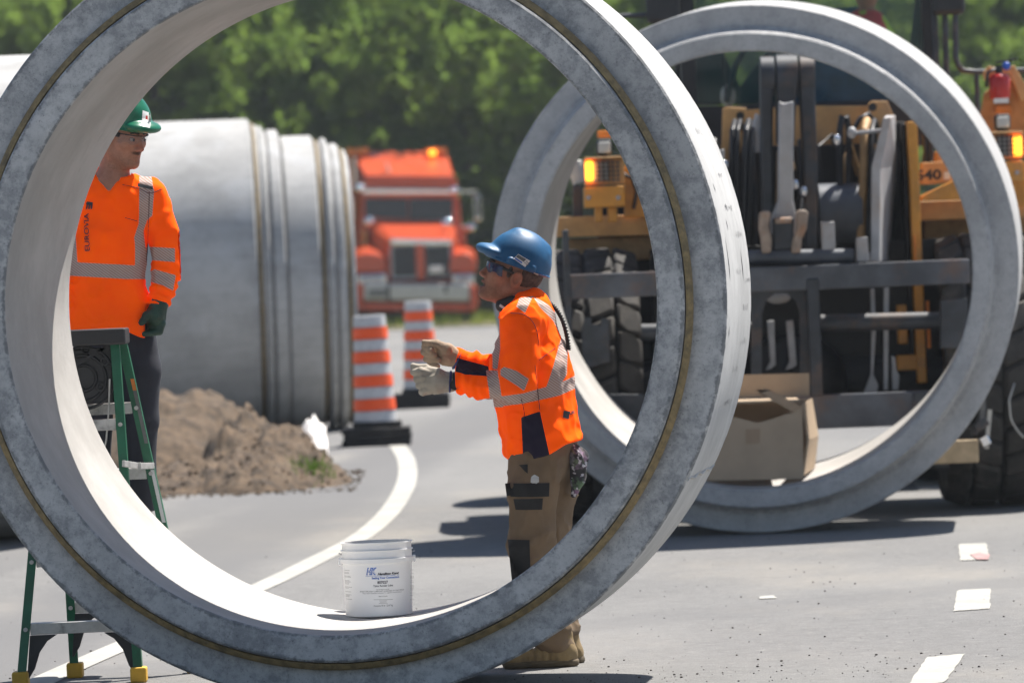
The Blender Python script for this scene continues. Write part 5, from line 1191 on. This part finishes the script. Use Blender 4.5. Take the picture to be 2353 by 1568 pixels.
# tan sheet metal bracket with extinguisher beside the lamp
pp('extinguisher_bracket', M['cloth_tan'], [(2246, 300), (2262, 215), (2300, 178), (2352, 190), (2390, 230), (2400, 310), (2330, 330)], 34.75, 34.82)
pp('extinguisher_bracket', M['tan'], [(2258, 168), (2270, 152), (2300, 158), (2330, 150), (2350, 185), (2368, 215), (2345, 235), (2320, 168), (2292, 172), (2262, 186)], 34.7, 34.75)
# cab
def pane(name, pts, Y, mat='cabglass', th=.012): return pp(name, M[mat], pts, Y, Y + th, bev=0)
CY = 35.6
pb('cab_pillar', M['black'], 1562, -160, 1596, 330, CY - .05, CY + .1); pb('cab_pillar', M['black'], 2120, -160, 2156, 330, CY - .05, CY + .1); pb('cab_pillar', M['black'], 1548, -160, 1566, 330, CY + 1.3, CY + 1.42); pb('cab_pillar', M['black'], 2118, -160, 2140, 330, CY + 1.5, CY + 1.62)
pb('cab_sill', M['black'], 1560, 236, 2156, 345, CY - .03, CY + .25)
pp('dash_panel', M['blueseat'], [(1880, 240), (1900, 218), (1960, 205), (2040, 215), (2090, 240)], CY + .05, CY + .2)
pane('windscreen', [(1598, -170), (2118, -170), (2118, 238), (1598, 238)], CY)
pane('side_window', [(1566, -170), (1562, -170), (1562, 240), (1566, 240)], CY + .1)
pb('rear_panel', M['blueglass'], 1850, 110, 2060, 240, CY + 1.45, CY + 1.5); pp('operator_seat', M['blueseat'], [(1860, 240), (1880, 60), (1900, 20), (1980, 15), (2010, 60), (2040, 240)], CY + .95, CY + 1.2)
pp('interior_panel', M['blueseat'], [(1826, 240), (1830, 150), (1900, 120), (2010, 140), (2090, 235), (2090, 240)], CY + .3, CY + .5); MB().ell(P(1672, 220, CY + .5), (.05, .05, .07), 12, 8).build('glass_glint', M['lightgrey'], ld, smooth=180); pp('interior_console', M['black'], [(1598, 240), (1600, 110), (1660, 120), (1700, 200), (1760, 120), (1830, 90), (1830, 240)], CY + .6, CY + .7)  # pale ellipsoid added to stand for a white reflection in the glass
pb('cab_roof', M['yellow'], 1540, -260, 2170, -170, CY - .1, CY + 1.7)
pane('rear_window', [(1598, -170), (1850, -170), (1850, 200), (1598, 200)], CY + 1.5)
pb('wiper_arm', M['black'], 1662, 60, 1666, 235, CY - .04, CY - .02); pt('cab_hose', M['black'], [(1668, 235, CY + .3), (1690, 150, CY + .35), (1740, 60, CY + .4), (1750, -50, CY + .4)], .02)
for i in range(3): pt('cab_cable', M['hose'], [(2098 + 8 * i, 240, CY + .2), (2092 + 10 * i, 120, CY + .2), (2106 + 6 * i, 0, CY + .2), (2102 + 6 * i, -120, CY + .2)], .012)
pb('door_mirror', M['black'], 2140, -60, 2216, 34, 35.2, 35.3, bev=.03); pb('door_mirror', M['black'], 1484, -60, 1562, 54, 35.2, 35.3, bev=.03); pt('mirror_arm', M['darksteel'], [(1420, 38, 35.25), (1484, 35, 35.25)], .016)
for x, e_ in ((2146, 150), (2170, 150)): pt('grab_rail', M['darksteel'], [(x, 20, 35.3), (x + 2, 110, 35.3), (x + 8, e_ + 120, 35.3)], .018)
pt('grab_rail', M['darksteel'], [(2194, 20, 35.25), (2195, 130, 35.25), (2200, 150, 35.25), (2212, 163, 35.25), (2240, 166, 35.25), (2420, 160, 35.25)], .018); pt('grab_rail', M['darksteel'], [(2243, 166, 35.25), (2246, 260, 35.25)], .016)
pb('rear_body', M['shade_black'], 1600, 330, 2110, 700, 37.4, 40.5); pb('rear_grille', M['shade_black'], 1600, 345, 2110, 480, 37.3, 37.39)
for X_ in (TYL, TYR):
    o_ = Vector((X_, 38.0, .8)); b = MB(); h = .33; b.lathe([(.3, -h * .82), (.60, -h), (.72, -h * .98), (.78, -h * .8), (.80, 0), (.78, h * .8), (.72, h * .98), (.60, h), (.3, h * .82)], o_, (1, 0, 0), 48); b.build('tyre', M['rubber'], ld, smooth=50)
pb('chassis', M['darksteel'], 1650, 620, 2060, 860, 35.4, 38.0)
# fire extinguisher
fx = P(2296, 200, 34.62)
fe = thing('fire_extinguisher', 'red fire extinguisher with black and blue valve head in the bracket on the loader', 'fire extinguisher', (fx.x, fx.y, fx.z - .06))
b = MB(); b.lathe([(0, -.075), (.055, -.075), (.062, -.06), (.066, .05), (.05, .075), (.02, .085), (0, .085)], fx, (0, 0, 1), 24, upv=(1, 0, 0)); b.build('cylinder_body', M['red'], fe, smooth=40)
b = MB(); b.tube([fx + Vector((0, 0, .08)), fx + Vector((0, 0, .13))], .022, 10); b.build('valve', M['black'], fe, smooth=40)
b = MB(); b.bar(fx + Vector((-.02, 0, .15)), fx + Vector((.11, 0, .165)), .02, .014); b.build('lever', M['black'], fe, bevel=.003)
b = MB(); b.ell(fx + Vector((.045, -.01, .125)), (.026, .02, .026), 12, 8); b.build('pressure_cap', M['bluecap'], fe, smooth=180)
b = MB(); b.tube([fx + Vector((-.02, -.02, .11)), fx + Vector((-.07, -.03, .09)), fx + Vector((-.085, -.03, 0))], .010, 8); b.build('discharge_hose', M['hose'], fe, smooth=180)
b = MB(); b.box(fx.x - .045, fx.x + .045, fx.y - .075, fx.y - .067, fx.z - .10, fx.z - .07); b.build('label_band', M['sticker'], fe)
# operator in the cab
op = thing('person', 'loader operator in a red and lime vest sitting behind the cab glass', 'person', (P(2000, 240, CY + .9).x, CY + .9, P(2000, 240, CY + .9).z))
def O(px, py, dy=0.0): return P(px, py, CY + .80 + dy)
def op_body(p):
    d = smin(elp(p, O(1990, -20), (.08, .1, .12)), cap(p, O(1990, 30), O(1990, 60), .05, .06), .03); 
    for a, b_, ra, rb in ((O(1990, 70), O(1985, 230), .14, .13), (O(1945, 85), O(1925, 175, -.1), .05, .045), (O(1925, 175, -.1), O(1950, 195, -.35), .042, .035), (O(2035, 85), O(2040, 175, -.1), .05, .045), (O(2040, 175, -.1), O(2020, 190, -.35), .042, .035)): d = smin(d, cap(p, a, b_, ra, rb), .03)
    return d
lo, hi = bounds([O(1900, -90, -.45), O(2070, 270, .2)], .05); sdf_part('body', M['skin'], op, op_body, lo, hi, .014, dict(red=at_red, beard_mouth=at_red))
m = NT('operator vest'); c = m.mix(m.ramp(m.noise(5, 1), .5, .52), (.55, .03, .05), (.35, .60, .03)); M['vest'] = m.set(Base_Color=c, Roughness=.8)
def op_sh(p):
    d = cap(p, O(1990, 75), O(1985, 235), .155, .15)
    for a, b_, ra, rb in ((O(1945, 85), O(1925, 175, -.1), .062, .055), (O(2035, 85), O(2040, 175, -.1), .062, .055), (O(1925, 175, -.1), O(1945, 192, -.28), .052, .046), (O(2040, 175, -.1), O(2024, 188, -.28), .052, .046)): d = smin(d, cap(p, a, b_, ra, rb), .03)
    return d
sdf_part('shirt', M['vest'], op, op_sh, lo, hi, .014)
# strap and twine hanging beside the timber
b = MB(); b.tube(catmull([P(2330, 880, 33.8), P(2320, 915, 33.75), P(2325, 960, 33.72), P(2352, 985, 33.72)], 5)[:1] + catmull([P(2318, 918, 33.72), P(2322, 960, 33.7), P(2335, 985, 33.7), P(2352, 1005, 33.7)], 5), .006, 5)
o = b.build('twine', M['lightgrey'], smooth=180); tag(o, 'thin pale twine dangling in front of the right loader tyre', 'twine')
st = thing('ratchet_strap', 'dirty grey ratchet strap with metal buckle hanging above the timber block end', 'strap', tuple(P(2262, 980, 33.68)))
MB().bar(P(2258, 915, 33.66), P(2256, 985, 33.66), .03, .008, up=(0, 1, 0)).build('webbing', M['greyprint'], st); MB().bar(P(2274, 940, 33.66), P(2266, 1030, 33.66), .025, .008, up=(0, 1, 0)).build('webbing', M['lightgrey'], st)
MB().bar(P(2240, 985, 33.64), P(2268, 965, 33.64), .05, .03, up=(0, 1, 0)).build('buckle', M['darksteel'], st, bevel=.006)
MB().bar(P(2258, 1002, 33.63), P(2268, 1022, 33.63), .06, .03, up=(0, 1, 0)).build('ratchet_wheel', M['chrome'], st, bevel=.008)
MB().bar(P(2238, 1000, 33.69), P(2262, 930, 33.69), .03, .05, up=(0, 1, 0)).build('hook', M['darksteel'], st, bevel=.006)

# ------------------------------------------------------------------ orange truck far down the road
TY = 123.0
tk = thing('semi_truck', 'orange long nosed semi truck with sleeper roof parked at the end of the road', 'truck', (P(960, 740, TY).x, TY, 0))
def T(x, y, dy): return P(x, y, TY + dy)
def tb(name, mat, x0, y0, x1, y1, d0, d1, parent=tk, bev=.04): return MB().pbox(x0, y0, x1, y1, TY + d0, TY + d1).build(name, mat, parent, bevel=bev)
def tp(name, mat, pts, d0, d1, parent=tk, bev=.05): return MB().pprism(pts, TY + d0, TY + d1).build(name, mat, parent, bevel=bev)
def loft(name, mat, A, dA, B, dB, parent=tk, bev=.05):
    a = [T(x, y, dA) for x, y in A]; c = [T(x, y, dB) for x, y in B]; n = len(a); b = MB()
    b.add(a + c, [tuple(range(n)), tuple(range(2 * n - 1, n - 1, -1))] + [((i + 1) % n, i, i + n, (i + 1) % n + n) for i in range(n)]); return b.build(name, mat, parent, bevel=bev)
# hood narrows towards the grille
loft('hood', M['truck'], [(892, 553), (905, 548), (1030, 551), (1044, 558), (1046, 640), (888, 640)], 0.0, [(846, 520), (862, 506), (1012, 506), (1046, 516), (1062, 600), (846, 600)], 2.0)
loft('cab', M['truck'], [(832, 436), (850, 430), (1040, 434), (1052, 442), (1064, 560), (826, 560)], 2.0, [(800, 436), (820, 428), (1030, 430), (1046, 442), (1050, 660), (800, 660)], 4.0)
loft('sun_visor', M['chrome'], [(834, 434), (1048, 436), (1050, 446), (833, 446)], 1.85, [(838, 428), (1046, 430), (1046, 440), (838, 440)], 2.1, bev=.02)
loft('roof_fairing', M['truck'], [(838, 402), (1046, 404), (1052, 424), (1050, 436), (836, 434)], 1.98, [(806, 352), (850, 346), (1010, 348), (1030, 358), (1036, 440), (800, 440)], 3.7, bev=.12)
loft('sleeper_box', M['truck'], [(806, 356), (1024, 356), (1032, 366), (1034, 660), (800, 660)], 3.75, [(794, 356), (1010, 356), (1016, 366), (1018, 660), (788, 660)], 5.6, bev=.1)
for x0, x1 in ((838, 936), (940, 1040)): loft('windscreen', M['blueglass'], [(x0, 498 if x0 < 900 else 505), (x1, 503 if x0 < 900 else 506), (x1, 458), (x0, 457)], 1.9, [(x0, 498 if x0 < 900 else 505), (x1, 503 if x0 < 900 else 506), (x1, 450), (x0, 449)], 2.3, bev=.0)
tb('side_window', M['blueglass'], 1051, 455, 1058, 520, 2.1, 3.2, bev=0)
g = loft('grille_surround', M['chrome'], [(896, 547), (1040, 550), (1036, 564), (899, 562)], -.07, [(892, 549), (1042, 552), (1040, 564), (892, 564)], .10, bev=.03)
tb('grille_frame', M['greysteel'], 897, 562, 1037, 640, -.05, .05)
for x0, x1 in ((903, 954), (977, 1033)):
    tb('grille_mesh', M['black'], x0, 566, x1, 634, -.075, -.055, bev=0)
    for i in range(7):
        x = x0 + 3 + (x1 - x0 - 6) * i / 6; tb('grille_bar', M['darksteel'], x - .8, 566, x + .8, 634, -.085, -.07, bev=0)
tb('grille_divider', M['truck'], 955, 560, 976, 642, -.11, .0)
tb('grille_badge', M['chrome'], 986, 610, 1018, 626, -.10, -.08, bev=.01)
def fender(cx, sgn):
    b = MB(); prof = []
    hw = 31 if sgn > 0 else 40
    pts = [(cx + hw * u, 626 - 44 * v) for u, v in ((-1, 0), (-1, .55), (-.88, .78), (-.6, .94), (-.2, 1), (.2, 1), (.6, .92), (.88, .7), (1, .35), (1, 0))]
    if sgn < 0: pts = [(2 * cx - x, y) for x, y in pts][::-1]
    return loft('fender', M['truck'], pts, -.12, [(x, y - 16) for x, y in pts], 1.4, bev=.045)
fender(1063, 1); fender(846, -1)
for x0, x1 in ((1040, 1090), (822, 888)):
    hl = tb('headlight', M['chrome'], x0, 628, x1, 658, -.12, .1, bev=.06); tb('headlight_lens', M['lens'], x0 + 6, 632, x1 - 8, 652, -.15, -.12, hl, bev=.03)
tp('bumper', M['alu'], [(836, 650), (1078, 652), (1078, 692), (836, 690)], -.35, -.05); tp('bumper_end', M['truck'], [(1079, 654), (1096, 658), (1098, 700), (1090, 716), (1079, 716)], -.33, .3); tp('bumper_end', M['truck'], [(818, 650), (835, 650), (835, 716), (822, 714)], -.33, .3)
tp('lower_valance', M['truck'], [(836, 694), (1078, 696), (1078, 716), (836, 714)], -.28, -.05); tb('number_plate', M['greyprint'], 846, 664, 890, 682, -.37, -.355, bev=.01); tb('tow_hook', M['black'], 889, 655, 896, 690, -.37, -.35, bev=.01); tb('tow_hook', M['black'], 1020, 655, 1027, 672, -.37, -.35, bev=.01)
mi_ = tb('mirror', M['chrome'], 1088, 447, 1106, 508, 1.9, 2.05, bev=.04); tb('mirror_glass', M['blueglass'], 1091, 452, 1103, 500, 1.87, 1.895, mi_, bev=0); tb('mirror_arm', M['chrome'], 1048, 438, 1096, 442, 1.95, 2.0, bev=0); tb('mirror_arm', M['chrome'], 1060, 517, 1090, 521, 1.95, 2.0, bev=0)
tb('mirror', M['chrome'], 798, 450, 812, 508, 1.9, 2.05, bev=.04)
for x, y, d in ((1082, 522, 1.9), (848, 508, .9), (1026, 513, .9), (1044, 438, 1.9), (826, 432, 1.9)):
    b = MB(); b.ell(T(x, y, d), (.12, .08, .10), 20, 14); b.build('spot_mirror' if y > 500 else 'clearance_lamp', M['chrome'], tk, smooth=180)
for x0, x1 in ((797, 846), (976, 1026)): tb('light_bar', M['amberoff'], x0, 341, x1, 354, 3.4, 3.7, bev=.02)
tb('beacon', M['amber'], 985, 345, 1001, 357, 3.2, 3.35, bev=.03)
tp('air_horn', M['chrome'], [(885, 372), (889, 372), (901, 405), (896, 407)], 2.2, 2.35, bev=.01)
tb('exhaust_stack', M['chrome'], 816, 358, 824, 640, 3.5, 3.65, bev=.03); tb('door_emblem', M['yellow'], 833, 528, 842, 570, 1.7, 1.98, bev=.01)
tp('door', M['truck'], [(1058, 520), (1068, 520), (1070, 650), (1056, 650)], 2.1, 3.4)
for X_, dd in ((1066, .55), (846, .55), (1040, 5.0), (830, 5.0)):
    c0 = T(X_, 680, dd); o_ = Vector((c0.x, TY + dd, .52)); b = MB(); b.lathe([(.25, -.13), (.46, -.15), (.52, -.11), (.52, .11), (.46, .15), (.25, .13)], o_, (1, 0, 0), 36); b.build('tyre', M['rubber'], tk, smooth=40)
    b = MB(); b.lathe([(0, .02), (.12, .05), (.24, .02), (.25, -.02), (.24, -.1), (0, -.1)], o_, (1 if X_ > 950 else -1, 0, 0), 24); b.build('wheel_rim', M['alu'], tk, smooth=40)
tb('chassis', M['black'], 860, 690, 1040, 718, .2, 7.0, bev=0); tb('front_axle', M['black'], 850, 700, 1066, 712, .5, .6, bev=0); tb('side_step', M['chrome'], 1056, 660, 1074, 716, 2.0, 3.6, bev=.02)

# ------------------------------------------------------------------ trees behind the road
def leaf_cloud(nl, R, Hc, Zc, size, seed, clumps=170):
    r = np.random.default_rng(seed); d = r.normal(size=(clumps, 3)); d /= np.linalg.norm(d, axis=1)[:, None]
    rad = R * (.45 + .6 * r.random(clumps)) ; C = d * rad[:, None]; C[:, 2] = C[:, 2] / R * Hc; taper = 1 - .45 * np.clip(C[:, 2] / Hc, -1, 1); C[:, :2] *= np.clip(taper, .45, 1.2)[:, None]; C[:, 2] += Zc
    cs = R * (.12 + .16 * r.random(clumps)); k = r.integers(0, clumps, nl); off = r.normal(size=(nl, 3)); off /= np.linalg.norm(off, axis=1)[:, None]; off *= (r.random(nl) ** .4)[:, None]
    p = C[k] + off * cs[k][:, None] * np.array([1, 1, .75]); a = r.normal(size=(nl, 3)); a[:, 2] *= .8; a /= np.linalg.norm(a, axis=1)[:, None]; b_ = np.cross(a, r.normal(size=(nl, 3))); b_ /= np.linalg.norm(b_, axis=1)[:, None]
    s_ = size * (.6 + .8 * r.random(nl))[:, None]; q = np.stack([p - a * s_, p + b_ * s_ * .5, p + a * s_, p - b_ * s_ * .5], 1).reshape(-1, 3)
    tone = np.clip(.5 + .28 * r.normal(size=clumps), 0, 1)[k] * .7 + .3 * r.random(nl); return q, np.repeat(tone, 4)
def leaf_mesh(name, mat, q, tone):
    n = len(q) // 4; me = bpy.data.meshes.new(name); me.vertices.add(4 * n); me.vertices.foreach_set('co', q.astype(np.float32).ravel()); me.loops.add(4 * n); me.loops.foreach_set('vertex_index', np.arange(4 * n, dtype=np.int32))
    me.polygons.add(n); me.polygons.foreach_set('loop_start', np.arange(0, 4 * n, 4, dtype=np.int32)); me.update(calc_edges=True); me.attributes.new('rnd', 'FLOAT', 'POINT').data.foreach_set('value', tone.astype(np.float32)); me.materials.append(mat); return me
protos = []
for v, (R_, Hc, Zc, nl, sz) in enumerate(((2.3, 4.2, 5.0, 20000, .105), (2.8, 3.8, 4.4, 23000, .11), (1.9, 4.8, 5.4, 18000, .10))):
    t = thing('broadleaf_tree', 'tree', 'tree', (0, 0, 0), 'trees standing along the far side of the road')
    q, tone = leaf_cloud(nl, R_, Hc, Zc, sz, 40 + v); link('crown', leaf_mesh('crown', M['leaf'], q, tone), t)
    b = MB(); rs = random.Random(v); b.tube([(0, 0, 0), (.05, 0, 1.5), (-.05, .1, 3.5), (.1, 0, Zc + Hc * .5)], [.20, .16, .11, .03], 9); b.build('trunk', M['bark'], t, smooth=60)
    for k in range(5):
        a = k * 1.3 + v; z0 = 1.6 + .7 * k; b = MB(); b.tube([(0, 0, z0), (math.cos(a) * R_ * .4, math.sin(a) * R_ * .4, z0 + .8), (math.cos(a) * R_ * .75, math.sin(a) * R_ * .75, z0 + 1.3)], [.07, .05, .02], 6); b.build('branch', M['bark'], t, smooth=60)
    protos.append(t)
rs = random.Random(9); k = 0
rows = ((134, 3.6, 20), (139, 3.7, 22), (145, 3.8, 24), (152, 4.0, 26), (160, 4.2, 30))
names = ['front row tree', 'second row tree', 'third row tree', 'fourth row tree', 'hindmost tree']
for ri, (yy, sp, half) in enumerate(rows):
    n = int(2 * half / sp)
    for i in range(n):
        x = -half + sp * (i + .5) + rs.uniform(-.8, .8); y = yy + rs.uniform(-1.8, 1.8); v = rs.randrange(3)
        o = protos[v] if all(protos[v].location.length == 0 for _ in (0,)) else copy_tree(protos[v])
        g = max(0, y - 132) * .035; o.location = (x, y, g - .05); o.rotation_euler.z = rs.uniform(0, 6.28); s_ = rs.uniform(.85, 1.2); o.scale = (s_, s_, s_ * rs.uniform(.95, 1.15))
        o['label'] = 'green broadleaf tree in the blurred wood beyond the road'
# undergrowth that fills the foot of the wood
q = []; tn = []
for i in range(150):
    a, t_ = leaf_cloud(1100, 1.3, .9, .8, .105, 200 + i, 26); tall = rs.random() if i > 50 else 0; a = a * rs.uniform(.8, 1.3) * np.array([1, 1, 1 + .3 * tall]) + np.array([rs.uniform(-20, 20), rs.uniform(129.0, 132.5), .05 + 7.0 * tall]); q.append(a); tn.append(t_ * .9)
o = link('undergrowth', leaf_mesh('undergrowth', M['leaf'], np.concatenate(q), np.concatenate(tn))); tag(o, kind='stuff')
q = []; r = np.random.default_rng(5); n = 9000; p = np.stack([r.uniform(-20, 20, n), 119 + 13 * r.random(n), np.full(n, .03)], 1); a = r.uniform(0, 6.28, n); h = r.uniform(.08, .28, n); wv_ = np.stack([np.cos(a) * .02, np.sin(a) * .02, 0 * a], 1); ln = np.stack([r.normal(0, .06, n), r.normal(0, .06, n), h], 1)
qq = np.stack([p - wv_, p + wv_, p + ln + wv_ * .3, p + ln - wv_ * .3], 1).reshape(-1, 3); o = link('grass', leaf_mesh('grass', M['grassleaf'], qq, np.repeat(r.random(n), 4))); tag(o, kind='stuff')
# ------------------------------------------------------------------ thin summer air
hm = bpy.data.materials.new('summer haze'); hm.use_nodes = True; t_ = hm.node_tree; t_.nodes.clear(); ho = t_.nodes.new('ShaderNodeOutputMaterial'); hv = t_.nodes.new('ShaderNodeVolumePrincipled')
hv.inputs['Color'].default_value = (0.86, 0.93, 1.0, 1); hv.inputs['Density'].default_value = 0.00034; hv.inputs['Anisotropy'].default_value = 0.0; t_.links.new(hv.outputs[0], ho.inputs['Volume'])
o = MB().box(-275, 275, -75, 315, -1.1, 46).build('haze', hm); o['kind'] = 'stuff'
